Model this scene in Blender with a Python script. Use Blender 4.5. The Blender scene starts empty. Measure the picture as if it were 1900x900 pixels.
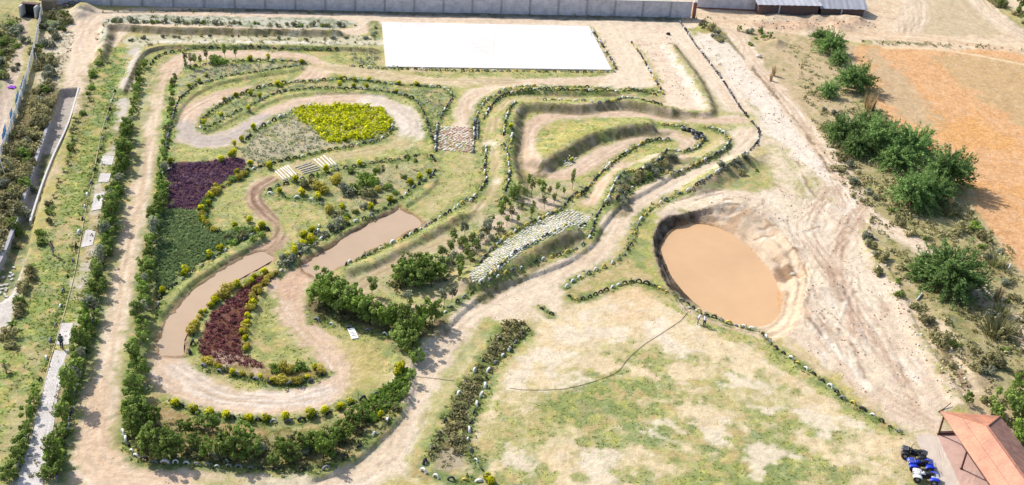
import bpy, math, random
import numpy as np
from math import radians, sin, cos, pi

# ---------------------------------------------------------------- camera, sky, sun, exposure
SC = bpy.context.scene
COL = SC.collection
CAM_H, F_PX, PITCH, ROLL = 74.0, 2280.0, radians(29.7), radians(4.33)
fwd = np.array([0, cos(PITCH), -sin(PITCH)])
r0 = np.array([1.0, 0, 0]); u0 = np.array([0, sin(PITCH), cos(PITCH)])
RT = cos(ROLL) * r0 + sin(ROLL) * u0
UP = -sin(ROLL) * r0 + cos(ROLL) * u0
import mathutils
cam_d = bpy.data.cameras.new('camera'); cam = bpy.data.objects.new('camera', cam_d); COL.objects.link(cam)
m = mathutils.Matrix.Identity(4)
for i in range(3):
    m[i][0], m[i][1], m[i][2] = RT[i], UP[i], -fwd[i]
m[2][3] = CAM_H
cam.matrix_world = m
cam_d.sensor_width = 36; cam_d.lens = F_PX / 1900 * 36; cam_d.clip_start = 1; cam_d.clip_end = 9000
SC.camera = cam

SUN_EL = radians(42)
SH = np.array([0.80, -0.60])            # the way shadows fall on the ground
w = bpy.data.worlds.new('World'); SC.world = w; w.use_nodes = True
nt = w.node_tree; nt.nodes.clear()
sky = nt.nodes.new('ShaderNodeTexSky'); sky.sky_type = 'NISHITA'; sky.sun_disc = False
sky.sun_elevation = SUN_EL; sky.sun_rotation = math.atan2(-SH[0], -SH[1])
sky.dust_density = 2.0
bg = nt.nodes.new('ShaderNodeBackground'); bg.inputs[1].default_value = 0.145
wo = nt.nodes.new('ShaderNodeOutputWorld')
nt.links.new(sky.outputs[0], bg.inputs[0]); nt.links.new(bg.outputs[0], wo.inputs[0])
sd = bpy.data.lights.new('sun', 'SUN'); sd.energy = 4.0; sd.angle = radians(0.6); sd.color = (1.0, 0.95, 0.87)
so = bpy.data.objects.new('sun', sd); COL.objects.link(so)
to_light = mathutils.Vector((-SH[0] * cos(SUN_EL), -SH[1] * cos(SUN_EL), sin(SUN_EL)))
so.rotation_euler = to_light.to_track_quat('Z', 'Y').to_euler()
so.location = (-60, 200, 120)
vs = SC.view_settings; vs.view_transform = 'Standard'; vs.look = 'None'; vs.gamma = 1; vs.exposure = 0.40
SC.cycles.max_bounces = 5; SC.cycles.diffuse_bounces = 3; SC.cycles.transparent_max_bounces = 4
SC.cycles.transmission_bounces = 2; SC.cycles.glossy_bounces = 2

# ---------------------------------------------------------------- surveying: pixel of the photograph -> point on the ground
def ray(px, py):
    d = fwd + (px - 950) / F_PX * RT - (py - 450) / F_PX * UP
    return d
def P0(px, py, z=0.0):
    d = ray(px, py); t = (z - CAM_H) / d[2]
    return np.array([d[0] * t, d[1] * t])
def PL(pts, z=0.0):
    return np.array([P0(a, b, z) for a, b in pts])
def smooth(pts, closed=False, n=4):
    p = np.asarray(pts, float)
    if len(p) < 3: return p
    out = []
    N = len(p)
    rng_ = range(N) if closed else range(N - 1)
    for i in rng_:
        a = p[(i - 1) % N] if closed or i > 0 else 2 * p[0] - p[1]
        b = p[i]; c = p[(i + 1) % N]
        d = p[(i + 2) % N] if closed or i < N - 2 else 2 * p[-1] - p[-2]
        for k in range(n):
            t = k / n
            out.append(0.5 * ((2 * b) + (c - a) * t + (2 * a - 5 * b + 4 * c - d) * t * t + (3 * b - a - 3 * c + d) * t ** 3))
    if not closed: out.append(p[-1])
    return np.array(out)

# ---------------------------------------------------------------- noise on arrays
def _h(ix, iy, s):
    n = (ix.astype(np.int64) * 374761393 + iy.astype(np.int64) * 668265263 + s * 974634777) & 0xFFFFFFFF
    n = ((n ^ (n >> 13)) * 1274126177) & 0xFFFFFFFF
    return ((n ^ (n >> 16)) & 0xFFFF) / 65535.0
def vnoise(x, y, s=0):
    ix = np.floor(x); iy = np.floor(y); fx = x - ix; fy = y - iy
    fx = fx * fx * (3 - 2 * fx); fy = fy * fy * (3 - 2 * fy)
    a = _h(ix, iy, s); b = _h(ix + 1, iy, s); c = _h(ix, iy + 1, s); d = _h(ix + 1, iy + 1, s)
    return (a * (1 - fx) + b * fx) * (1 - fy) + (c * (1 - fx) + d * fx) * fy
def fbm(x, y, size, octv=4, s=0):
    x = np.asarray(x, float) / size; y = np.asarray(y, float) / size
    t = 0; a = 0.5; tot = 0
    for k in range(octv):
        cx, cy = x * 0.8 - y * 0.6, x * 0.6 + y * 0.8
        t = t + a * vnoise(cx + 17.3 * k, cy - 9.1 * k, s + k); tot += a; a *= 0.55; x = cx * 2.03; y = cy * 2.03
    return t / tot
def sstep(a, b, v):
    t = np.clip((v - a) / (b - a), 0, 1)
    return t * t * (3 - 2 * t)
def seg_dist(X, Y, poly, closed=False):
    """distance to a polyline, the side (positive on the right-hand side of travel) and the distance travelled"""
    best = np.full(X.shape, 1e9); side = np.zeros(X.shape); along = np.zeros(X.shape)
    p = np.asarray(poly); q = np.roll(p, -1, 0) if closed else p[1:]; p = p if closed else p[:-1]
    acc = 0.0
    for a, b in zip(p, q):
        d = b - a; L2 = d @ d
        if L2 < 1e-9: continue
        t = np.clip(((X - a[0]) * d[0] + (Y - a[1]) * d[1]) / L2, 0, 1)
        ex = X - a[0] - t * d[0]; ey = Y - a[1] - t * d[1]
        dd = ex * ex + ey * ey
        mk = dd < best
        L = math.sqrt(L2)
        best = np.where(mk, dd, best)
        side = np.where(mk, (ex * d[1] - ey * d[0]) / L, side)
        along = np.where(mk, acc + t * L, along)
        acc += L
    return np.sqrt(best), side, along, acc
def inside(X, Y, poly):
    r = np.zeros(X.shape, bool); p = np.asarray(poly); j = len(p) - 1
    for i in range(len(p)):
        xi, yi = p[i]; xj, yj = p[j]
        if yi != yj:
            c = ((yi > Y) != (yj > Y)) & (X < (xj - xi) * (Y - yi) / (yj - yi) + xi)
            r ^= c
        j = i
    return r
def sdist(X, Y, poly):
    d = seg_dist(X, Y, poly, True)[0]
    return np.where(inside(X, Y, poly), -d, d)

# ---------------------------------------------------------------- relief of the ground
# every bank: crest in photograph pixels (drop on the right hand of travel), height, width of the drop, length of the gentle back
BANKS = [
 ([(925,172),(945,166),(1010,167),(1060,168),(1110,170),(1150,175)], .55, 1.0, 3.0),
 ([(975,352),(962,335),(952,310),(948,285),(951,250),(954,220),(962,198),(975,191),(1030,192),(1080,194),(1130,187),(1185,189),(1235,200),(1262,204)], 1.0, 1.5, 4.5),
 ([(1240,202),(1280,207),(1318,207),(1316,185),(1292,140),(1265,105),(1245,78)], .55, 1.0, 2.5),
 ([(998,304),(1015,293),(1040,278),(1068,262),(1095,248),(1131,238),(1184,229),(1222,230)], 1.25, 1.8, 6.0),
 ([(1140,374),(1146,345),(1156,320),(1190,318),(1215,302),(1235,286),(1262,283)], 1.1, 2.2, 3.5),
 ([(878,528),(900,512),(928,498),(960,478),(1010,450),(1045,430),(1086,418)], 1.35, 2.4, 5.0),
 ([(642,508),(655,497),(690,486),(740,460),(790,434),(830,411),(872,390)], .5, 1.1, 2.0),
 ([(500,512),(530,500),(580,468),(640,438),(700,406),(745,384),(790,355),(815,325)], .25, .45, 3.0),
 ([(1283,352),(1310,332),(1340,314),(1372,294),(1400,284)], .9, 2.6, 2.5),
 ([(560,890),(620,872),(670,842),(715,800),(745,765),(762,720),(764,668),(780,640),(805,622),(845,588),(880,556),(945,522),(1000,503),(1060,478),(1098,450),(1118,415),(1150,380),(1215,343),(1265,314),(1330,282),(1357,262)], .38, .5, 3.0),
 ([(228,170),(246,130),(262,100),(285,88),(330,84),(480,84),(640,88),(705,90)], .5, .4, 1.5),
 ([(372,247),(400,237),(440,215),(480,197),(530,178),(600,171),(690,173),(745,184),(775,205),(795,240),(800,275)], .25, .35, 2.0),
 ([(320,232),(335,200),(352,180),(385,161),(430,147),(500,136),(572,124)], .3, .35, 2.0),
 ([(292,590),(330,545),(370,510),(420,478),(470,452),(497,430)], .4, .6, 2.0),
 ([(185,110),(200,60),(206,44),(300,50),(420,52),(640,56)], .9, 1.1, 1.5),
 ([(1530,395),(1600,440),(1660,520),(1680,560),(1700,610),(1760,700),(1800,760)][::-1], .22, .6, 2.0),
 ([(455,640),(462,600),(475,560),(500,520)][::-1], .25, .3, 1.0),
]
PIT_Z = -1.35
PIT_RIM = [(1213,455),(1218,425),(1235,405),(1262,400),(1290,392),(1330,388),(1380,392),(1430,416),(1466,450),(1492,488),(1500,520),(1490,560),(1478,600),(1436,630),(1370,615),(1320,598),(1268,575),(1245,540),(1225,500)]
PIT_WATER = [(1228,462),(1238,442),(1255,425),(1282,415),(1325,420),(1352,436),(1390,462),(1412,488),(1424,500),(1436,520),(1446,552),(1445,580),(1436,592),(1420,602),(1390,602),(1345,590),(1310,572),(1275,545),(1250,515),(1238,490)]
POND_L = [(480,466),(500,472),(506,482),(470,505),(430,528),(395,555),(368,590),(350,620),(345,655),(320,660),(294,654),(295,622),(312,590),(345,550),(385,517),(430,488)]
POND_M = [(735,388),(745,386),(785,412),(760,428),(700,457),(650,483),(600,512),(580,514),(557,492),(600,466),(650,432)]
DRAIN = [(113,166),(143,163),(126,232),(99,300),(78,355),(58,420),(48,470),(20,545),(0,560),(-30,560),(-10,500),(10,468),(38,390),(66,302),(92,228)]
_bk = [(smooth(PL(p, h), n=3), h, wd, wb) for p, h, wd, wb in BANKS]
_rim, _wat = smooth(PL(PIT_RIM), True, 3), smooth(PL(PIT_WATER, PIT_Z + .15), True, 3)
_pl, _pm, _dr = smooth(PL(POND_L), True, 3), smooth(PL(POND_M), True, 2), PL(DRAIN)
def box_of(poly, mrg):
    return poly[:, 0].min() - mrg, poly[:, 0].max() + mrg, poly[:, 1].min() - mrg, poly[:, 1].max() + mrg
def sub(X, Y, poly, mrg):
    a, b, c, d = box_of(poly, mrg)
    return (X > a) & (X < b) & (Y > c) & (Y < d)
def Hf(X, Y):
    X = np.asarray(X, float); Y = np.asarray(Y, float); Z = np.zeros(X.shape)
    near = (np.abs(X) < 160) & (Y > 40) & (Y < 330)
    Z = Z + np.where(near, (fbm(X, Y, 9, 3, 5) - .5) * .25 + (fbm(X, Y, 1.6, 3, 8) - .5) * .16, 0)
    for p, h, wd, wb in _bk:
        mk = sub(X, Y, p, wb + wd + 1)
        if not mk.any(): continue
        x, y = X[mk], Y[mk]
        d, s, al, L = seg_dist(x, y, p)
        d = d + (fbm(x, y, 1.1, 2, 3) - .5) * .35 * min(wd, 1)
        pr = np.where(s > 0, 1 - sstep(0.05, wd, d), 1 - sstep(.3, wb, d))
        end = sstep(0, 1.6, np.minimum(al, L - al) + .35)
        Z[mk] = np.maximum(Z[mk], Z[mk] * .3 + h * pr * end)
    mk = sub(X, Y, _rim, 6)
    if mk.any():
        x, y = X[mk], Y[mk]
        dr = sdist(x, y, _rim); dw = sdist(x, y, _wat)
        dr = dr + (fbm(x, y, 1.5, 3, 4) - .5) * .7
        t = np.clip(-dr / (np.maximum(dw, 0) + np.maximum(-dr, 1e-3)), 0, 1)
        t = np.where(dr > 0, 0, t); t = t ** .75
        t = t + .10 * np.sin(t * 18 + 3 * fbm(x, y, 2, 2, 9)) * (t > 0.02) * (t < .98) 
        zz = t * (PIT_Z)
        zz = np.where(dw < 0, PIT_Z - np.minimum(-dw, 1) * .5, zz)
        Z[mk] = np.where(dr < 0, zz, Z[mk])
    for p, dep in ((_pl, .35), (_pm, .45)):
        mk = sub(X, Y, p, 2)
        if mk.any():
            d = sdist(X[mk], Y[mk], p) + (fbm(X[mk], Y[mk], 1.3, 3, 41) - .5) * .9
            Z[mk] = np.where(d < 0.1, -.06 - dep * sstep(0, .5, -d), Z[mk] * sstep(0, .6, d))
    mk = sub(X, Y, _dr, 1.5)
    if mk.any():
        d = sdist(X[mk], Y[mk], _dr)
        Z[mk] = np.where(d < .25, -1.1 * sstep(-.25, .25, -d), Z[mk])
    # slumped lip and spoil around the pit, heaps of soil far off
    for (cx, cy, r, h) in MOUNDS:
        d2 = ((X - cx) ** 2 + (Y - cy) ** 2) / r ** 2
        mk = d2 < 4
        if mk.any(): Z[mk] += h * np.exp(-d2[mk] * 1.6) * (.6 + .8 * fbm(X[mk], Y[mk], r * .6, 3, 21))
    return Z
MOUNDS = []
for px, py, r, h in [(1440,82,2.0,.9),(1445,33,2.4,.5),(1475,36,2.0,.4),(1513,34,1.6,.8),(1545,36,2.2,.5),(1570,36,2,.6),(1592,38,1.6,.6),(1420,37,2.4,.4),(1590,44,2,.5),
                     (1490,50,2.5,.7),(1560,52,2.5,.9),(1235,392,2,.35),(1465,545,2.4,.5),(1480,520,1.6,.5),(1400,405,3,.5),(1350,385,3,.3),
                     (1320,372,4,.4),(1375,395,3,.4),(1445,455,3,.45),(155,20,2.2,1.3),(145,30,2,.9),(1318,55,2,1.0),(1330,66,1.5,.7),
                     (1500,600,3,.3),(1530,540,3,.3),(1780,640,3,.6),(1800,700,2.5,.6),(1750,590,2.5,.5),(800,560,3,.2)]:
    q = P0(px, py); MOUNDS.append((q[0], q[1], r, h))
def h1(x, y):
    return float(Hf(np.array([x]), np.array([y]))[0])
def PG(px, py, lift=0.0):
    """point of the ground surface (with relief) seen at a pixel"""
    z = 0.0
    for k in range(7):
        q = P0(px, py, z + lift); z2 = h1(q[0], q[1]); z = z + (z2 - z) * .6
    q = P0(px, py, z + lift)
    return np.array([q[0], q[1], h1(q[0], q[1])])
def PGL(pts):
    """a line of pixels laid on the relief"""
    pts = np.asarray(pts, float); z = np.zeros(len(pts))
    D = np.array([ray(a, b) for a, b in pts])
    for k in range(7):
        t = (z - CAM_H) / D[:, 2]; z = z + (Hf(D[:, 0] * t, D[:, 1] * t) - z) * .6
    t = (z - CAM_H) / D[:, 2]
    return np.stack([D[:, 0] * t, D[:, 1] * t], 1)
def s2l(c):
    c = np.asarray(c, float) / 255.0
    return np.where(c <= .04045, c / 12.92, ((c + .055) / 1.055) ** 2.4)
LIT = 1.42      # a sunlit level surface returns about this times its own colour at this exposure
def alb(c):
    return np.clip(s2l(c) / LIT, 0, .82)
# rows of tyres: where (for the label), the end one counts from, spacing in metres, colours, pixels
ROWS = [  # where (for the label), which end is counted from, spacing in metres, colours, pixels
 ('row along the far inner edge', 'left', 1.25, 'kkgkgk', [(280,120),(290,108),(306,100),(330,95),(366,91),(420,90),(480,89),(560,90),(625,93)]),
 ('row below the white court', 'left', 1.25, 'gkgwkgyk', [(655,123),(700,127),(800,130),(900,132),(1000,133),(1090,134),(1140,134)]),
 ('row along the court right edge', 'top', .95, 'kgwk', [(1098,56),(1110,72),(1122,92),(1134,112),(1143,128)]),
 ('slanting row right of the court', 'top', .75, 'wkgyk', [(1172,80),(1190,104),(1205,132),(1220,157),(1229,174)]),
 ('long chain on the right perimeter', 'top', .70, 'kgkgwk', [(1262,42),(1276,62),(1295,90),(1320,122),(1345,156),(1370,195),(1392,224),(1408,243),(1405,265),(1390,280),(1370,293),(1340,313),(1310,332),(1286,350)]),
 ('sparse row left of the big pit', 'top', 1.35, 'wgywkg', [(1278,353),(1258,360),(1235,372),(1212,385),(1192,405),(1180,425),(1174,447),(1160,470),(1140,487),(1110,500),(1075,515),(1052,533)]),
 ('row between the pit and lawn', 'left', .92, 'kkgkwkgky', [(1056,550),(1068,556),(1085,554),(1110,544),(1135,534),(1165,525),(1190,524),(1217,533),(1250,547),(1275,562),(1296,578),(1320,588),(1345,598),(1375,607),(1395,612)]),
 ('row down the lawn right edge', 'top', 1.15, 'wykgwkkk', [(1415,622),(1430,637),(1452,655),(1475,670),(1500,688),(1522,704),(1545,722),(1562,740),(1580,748),(1600,760),(1618,770),(1642,787),(1669,803)]),
 ('outer row above the jump course', 'left', 1.05, 'gkyw', [(880,226),(886,212),(893,198),(905,184),(925,172),(945,164),(975,161),(1020,162),(1080,163),(1130,165),(1180,166),(1225,170)]),
 ('inner row above the jump course', 'left', .74, 'kwky', [(897,220),(905,208),(914,194),(928,181),(945,174),(965,168),(1000,166),(1060,167),(1120,169),(1170,168),(1200,173),(1215,176)]),
 ('curved row inside the jump course', 'bottom', .70, 'gkwky', [(934,250),(936,235),(939,220),(945,205),(955,191)]),
 ('sparse row along the upper terrace', 'left', 1.3, 'wgkg', [(1010,187),(1060,188),(1100,190),(1125,190)]),
 ('curved row on the upper terrace', 'left', .62, 'kwky', [(1128,189),(1145,186),(1165,183),(1185,185),(1205,190),(1226,195)]),
 ('double row left of the jump course', 'top', .62, 'kg', [(886,226),(886,240),(886,257)]),
 ('second column by the jump course', 'top', .62, 'gk', [(882,226),(881,240),(881,257)]),
 ('left row of the jump lane', 'top', .70, 'kwkyg', [(902,273),(901,295),(899,318),(903,334),(892,350),(880,366),(873,373)]),
 ('right row of the jump lane', 'top', .70, 'kwyk', [(934,266),(940,280),(943,300),(945,328),(941,346),(933,364),(928,377)]),
 ('row climbing the left bank', 'top', .9, 'gwky', [(950,237),(950,250),(948,262),(945,275)]),
 ('row round the tip of the bends', 'left', .68, 'kwyk', [(1230,232),(1255,234),(1265,235)]),
 ('outer row round the hairpin', 'top', .68, 'kgwyk', [(1306,237),(1320,238),(1335,243),(1348,252),(1354,262),(1345,276),(1322,290),(1292,305),(1268,317),(1248,322),(1228,318)]),
 ('middle row through the bends', 'right', .66, 'kwyg', [(1306,252),(1302,265),(1290,276),(1262,281),(1245,281),(1230,288),(1220,299),(1205,307),(1190,316),(1170,318),(1156,320),(1146,330),(1138,346),(1131,362),(1128,378)]),
 ('inner row through the bends', 'right', .66, 'kwykg', [(1239,259),(1215,260),(1195,265),(1170,279),(1140,299),(1112,325),(1097,341),(1084,356),(1070,366)]),
 ('lower row beneath the shrub bank', 'right', 1.4, 'wk', [(1215,325),(1196,336),(1178,347),(1160,358),(1145,368)]),
 ('row above the road bend', 'top', 1.0, 'kwgk', [(1124,372),(1117,386),(1108,400),(1103,413),(1100,425),(1094,440),(1080,453)]),
 ('row above the cobbled bank road', 'right', 1.25, 'wykgy', [(1068,462),(1050,470),(1033,475),(1015,480),(998,484),(983,491),(965,498),(947,503),(931,510),(903,522),(882,537),(865,550),(853,556),(838,568),(826,580)]),
 ('upper row of the cobble ramp', 'left', .78, 'wkyg', [(892,487),(905,470),(922,454),(940,438),(960,427),(980,417),(1000,407),(1020,398),(1040,390)]),
 ('row right of the sapling plot', 'bottom', .8, 'kgky', [(1045,384),(1058,368),(1070,358)]),
 ('lower row of the cobble ramp', 'left', .74, 'wykg', [(912,508),(925,499),(943,478),(960,467),(980,457),(1000,446),(1020,434),(1040,424),(1062,420),(1084,417)]),
 ('garden row above the middle pond', 'left', 1.2, 'gkwk', [(522,502),(535,493),(543,485),(557,472),(567,462),(582,455),(595,445),(608,437),(623,431),(637,424),(655,414),(685,403),(698,395),(713,388),(725,379),(738,372),(752,363),(760,353),(772,346),(783,338),(797,330),(808,317)]),
 ('garden row below the white logs', 'left', 1.3, 'kgk', [(500,352),(515,345),(535,340),(567,330),(597,325),(627,315),(660,309),(690,303),(730,297),(790,287),(806,298)]),
 ('garden row by the muddy bend', 'left', 1.6, 'wgk', [(501,360),(530,366),(555,368),(578,372),(596,380)]),
 ('short row inside the garden', 'top', 1.4, 'wkg', [(592,420),(590,431),(580,444),(568,452)]),
 ('row below the middle pond', 'left', .98, 'kgyw', [(642,492),(653,485),(668,480),(683,473),(696,466),(710,460),(725,454),(738,448),(750,443),(763,435),(772,430),(785,423),(796,416),(806,410),(818,403),(832,395),(842,388),(852,381),(864,371)]),
 ('row right of the long hedge', 'top', .85, 'ggkwk', [(232,295),(226,320),(220,350),(212,385),(204,420),(197,460),(189,500),(182,540),(175,580),(167,620),(159,655),(149,692),(140,730),(131,770),(122,810),(113,848),(105,888)]),
 ('scattered row left of the paved path', 'top', 3.2, 'kwkg', [(213,170),(203,205),(195,240),(184,290),(172,330),(160,370),(150,420),(138,470),(125,515),(115,550),(104,600),(93,635),(84,675),(74,705)]),
 ('row at the paved path corner', 'top', 1.0, 'gkw', [(50,812),(42,835),(38,860),(32,885)]),
 ('row along the bottom tree bed', 'left', .95, 'gkywgkk', [(228,805),(236,822),(248,842),(265,853),(288,858),(318,858),(346,860),(370,863),(401,866),(432,867),(461,869),(483,871)]),
 ('sparse row right of the tree bed', 'left', 2.3, 'wkg', [(513,872),(563,872),(593,875),(638,852),(656,838),(708,795),(738,757)]),
 ('row inside the lowest bend', 'left', 1.35, 'kwgkk', [(316,745),(339,754),(381,765),(405,771),(429,775),(448,777),(474,780),(517,784),(540,783),(565,779),(585,773),(605,770),(622,762),(642,756),(660,746),(675,740),(696,733),(712,722)]),
 ('row round the red bed tail', 'left', 1.9, 'kgg', [(379,680),(412,692),(455,700),(495,711),(520,715),(562,711),(580,707),(601,694)]),
 ('right row of the brush strip', 'top', 1.45, 'kgw', [(980,612),(968,622),(955,637),(940,655),(925,668),(905,690),(900,715),(893,735),(885,752),(878,770),(870,800),(868,820),(880,850),(895,872)]),
 ('left row of the brush strip', 'top', 2.1, 'wkg', [(937,610),(900,663),(875,697),(862,713),(850,735),(831,768),(812,812),(798,837),(788,858)]),
 ('row across the brush strip foot', 'left', 1.35, 'wyk', [(786,876),(805,885),(833,890),(861,890),(889,893)]),
 ('row along the green bed', 'left', 1.1, 'wkg', [(290,582),(298,552),(312,539),(330,525),(342,517),(355,506),(370,497),(384,487),(399,477),(414,469),(428,460),(443,451),(458,443),(473,435),(482,424),(495,427)]),
 ('row along the purple bed', 'bottom', 1.3, 'gwk', [(382,400),(388,378),(396,362),(408,350),(428,339),(440,330),(455,321)]),
 ('row below the yellow bed', 'left', 1.05, 'kgkw', [(458,318),(475,312),(500,305),(530,297),(548,293),(563,290),(588,283),(612,278),(637,274),(653,271),(670,267),(700,261),(723,248),(728,235)]),
 ('row above the seedling bed', 'left', 1.2, 'wk', [(458,258),(470,245),(490,233),(508,224),(525,215),(545,205),(575,196)]),
 ('upper row of the narrow strip', 'left', 1.05, 'kgkw', [(372,238),(374,226),(390,208),(403,199),(415,192),(434,180),(450,174),(470,167),(497,159),(523,155),(550,152),(577,151),(607,149),(635,147),(667,149),(700,153),(730,157),(766,159),(792,161),(820,163),(835,172),(838,183),(830,197),(822,210),(817,220),(811,235),(808,255),(808,275)]),
 ('lower row of the narrow strip', 'left', 1.05, 'gkk', [(380,240),(393,233),(407,227),(417,219),(428,215),(439,207),(450,203),(471,193),(500,178),(520,172),(560,166),(600,164),(650,165),(700,169),(740,175),(770,186),(782,200),(790,220),(797,240),(805,262)]),
 ('lower row of the sparse bed', 'left', .95, 'kgk', [(305,290),(310,262),(317,235),(322,215),(328,195),(335,183),(350,170),(365,158),(390,152),(410,145),(430,140),(460,136),(490,132),(520,127),(545,124),(568,120)]),
 ('upper row of the sparse bed', 'left', 1.2, 'gk', [(350,125),(375,121),(400,116),(430,114),(470,113),(520,113),(552,114),(566,117)]),
 ('right row by the red stones', 'top', .7, 'gkw', [(880,232),(879,250),(878,268),(878,282)]),
 ('left row by the red stones', 'top', .7, 'kgw', [(811,238),(810,252),(809,266),(810,280)]),
 ('pair of tyres above the lawn', 'left', 1.6, 'k', [(1005,573),(1023,583)]),
 ('sparse row beside the green slope', 'left', 1.6, 'gwk', [(352,655),(356,638),(360,622)]),
 ('row in front of the broad trees', 'left', 1.9, 'gkwg', [(586,594),(606,600),(625,605),(646,608),(667,611),(690,616),(714,621)]),
 ('row left of the green bed', 'top', 1.6, 'wg', [(303,312),(300,345),(296,400),(288,450)]),
]
# ---------------------------------------------------------------- the ground sheet
def axis(lo, hi, step_fn, far):
    a = [lo]
    while a[-1] < hi: a.append(a[-1] + step_fn(a[-1]))
    s = step_fn(hi); b = [a[-1]]
    while b[-1] < far[1]: s *= 1.6; b.append(b[-1] + s)
    s = step_fn(lo); c = [lo]
    while c[-1] > far[0]: s *= 1.6; c.append(c[-1] - s)
    return np.array(c[::-1] + a[1:] + b[1:])
AX = axis(-104, 104, lambda v: .21 + .0012 * max(abs(v) - 50, 0) , (-2600, 2600))
AY = axis(78, 236, lambda v: .17 + .0022 * (v - 78), (-600, 4200))
GX, GY = np.meshgrid(AX, AY)
X, Y = GX.ravel(), GY.ravel()
Z = Hf(X, Y)
NV = len(X)
CLS = np.zeros(NV, np.int8)       # 0 ground 1 dirt track 2 orange field 3 dirt road 4 lawn 5 pit bank
C = np.zeros((NV, 3))
n1 = fbm(X, Y, 7, 5, 11); n2 = fbm(X, Y, 2.2, 4, 12); n3 = fbm(X, Y, .7, 3, 13); n4 = fbm(X, Y, 16, 4, 14)
nf = fbm(X, Y, .55, 3, 19)
wobn = (fbm(X, Y, 2.0, 4, 31) - .5) + (nf - .5) * .55
SAND = (241,219,191); PINK = (231,204,178); PALE = (250,240,226); GRASS = (198,183,114); GREEN = (158,162,94); DRY = (206,196,140)
GREY = (196,186,172); DARKG = (92,112,52); ORANGE = (230,180,130); BROWN = (150,128,98); MUD = (205,172,146); TAN = (216,192,156)
DKBANK = (128,112,88); WEED = (160,158,120)
def mix(mask, col, a=1.0, mk=None):
    global C
    col = alb(col)
    if mk is None: C += (col - C) * (mask * a)[:, None]
    else:
        t = C[mk]; t += (col - t) * (mask * a)[:, None]; C[mk] = t
C[:] = alb(TAN)
mix(sstep(.42, .6, n1), GRASS); mix(sstep(.5, .7, n2), DRY, .7); mix(sstep(.55, .7, n4), GREEN, .6)
def poly(pts, col, a=1.0, soft=.5, wob=1.2, patch=None, cls=None, col2=None, smo=True):
    """fills a patch of ground; patch=(lo,hi,noise) breaks it up, col2 is a second tone"""
    p = PGL(pts)
    if smo: p = smooth(p, True, 3)
    mk = sub(X, Y, p, 3)
    d = sdist(X[mk], Y[mk], p) + wobn[mk] * wob * 2
    mm = 1 - sstep(-soft, soft, d)
    if patch: lo, hi, nn = patch; mm = mm * sstep(lo, hi, nn[mk])
    if cls is not None:
        c = CLS[mk]; c[mm > .5] = cls; CLS[mk] = c
    mix(mm, col, a, mk)
    if col2 is not None: mix(mm * sstep(.45, .65, n3[mk] * .5 + n2[mk] * .5), col2, a * .8, mk)
def line(pts, width, col, a=1.0, soft=.5, wob=.7, ruts=0.0, dz=0.0, cls=None, patch=None, rutcol=None, edge=None, n=4):
    p = smooth(PGL(pts), n=n)
    mk = sub(X, Y, p, width + 4)
    if not mk.any(): return
    d, s, al, L = seg_dist(X[mk], Y[mk], p)
    dw = d + wobn[mk] * wob * 2
    mm = 1 - sstep(width / 2 - soft, width / 2 + soft, dw)
    if patch: lo, hi, nn = patch; mm = mm * sstep(lo, hi, nn[mk])
    if edge is not None:
        me = 1 - sstep(width / 2 + .2, width / 2 + 2.6, dw + (n2[mk] - .5) * 3)
        mix(me * .75, edge, 1, mk)
    if cls is not None:
        c = CLS[mk]; c[mm > .5] = cls; CLS[mk] = c
    mix(mm, col, a, mk)
    if dz: Z[mk] += dz * np.exp(-(d / width) ** 2 * 2.5) - dz * .8 * np.exp(-((d - width) / width) ** 2 * 3)
    if ruts:
        t = vnoise(s * 2.6 + 40, al * .12, 71) * .5 + vnoise(s * 5.5 + 10, al * .2, 72) * .5
        mix(mm * sstep(.45, .8, t), rutcol or BROWN, ruts * .5, mk)
        mix(mm * sstep(.55, .85, 1 - t), PALE, ruts * .7, mk)
        for q_ in range(5):
            off = (vnoise(al * .07 + 11.3 * q_, al * 0 + q_, 90 + q_) - .5) * width * .95
            w_ = sstep(.3, .55, vnoise(al * .16 + 5 * q_, al * 0, 95 + q_))
            mix(mm * w_ * (np.exp(-((s - off) / .17) ** 2) + np.exp(-((s - off - .95) / .17) ** 2)), rutcol or BROWN, ruts * .75, mk)
        Z[mk] += mm * (t - .5) * .10
# --- broad grounds
poly([(-60,-20),(110,-20),(150,60),(120,200),(60,420),(20,700),(-60,900)], (190,180,130), 1, col2=(160,156,100))
poly([(170,90),(262,95),(240,210),(215,350),(190,470),(150,620),(90,760),(30,900),(-40,900),(-20,720),(40,560),(80,420),(120,300),(150,180)], (150,164,92), 1, .8, 1.5, col2=(186,180,116))
poly([(262,90),(705,88),(716,130),(1140,135),(1230,170),(1320,212),(1410,245),(1340,320),(1180,400),(1050,480),(800,620),(765,720),(700,830),(560,890),(230,850),(262,620),(300,400),(300,200)], (184,182,116), 1, .8, 1.2, col2=(160,166,98))
# right side waste land
poly([(1310,40),(1460,60),(1600,90),(1640,210),(1740,330),(1850,440),(1920,560),(1920,900),(1800,780),(1700,600),(1620,440),(1540,360),(1440,180),(1370,80)], (206,182,144), 1, .8, 2, col2=(182,172,124))
poly([(1600,180),(1760,330),(1850,440),(1920,560),(1920,760),(1760,620),(1640,470),(1600,360)], (176,166,116), .8, 1, 2, col2=(134,136,82))
poly([(1280,-30),(1930,-40),(1930,100),(1600,80),(1450,60),(1320,40)], (232,208,176), 1, .8, 1, col2=(220,190,158))
poly([(1700,-40),(1800,-40),(1850,60),(1800,66),(1700,60)], (206,186,150), .8, 1, 1.5, cls=None)
line([(1690,-30),(1700,20),(1680,60)], 5, SAND, .8, ruts=.4)
line([(1790,-30),(1850,30),(1905,66)], 6, SAND, .8, ruts=.4)
line([(1830,-20),(1870,22),(1905,50)], 3, (150,156,96), .8)
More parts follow.
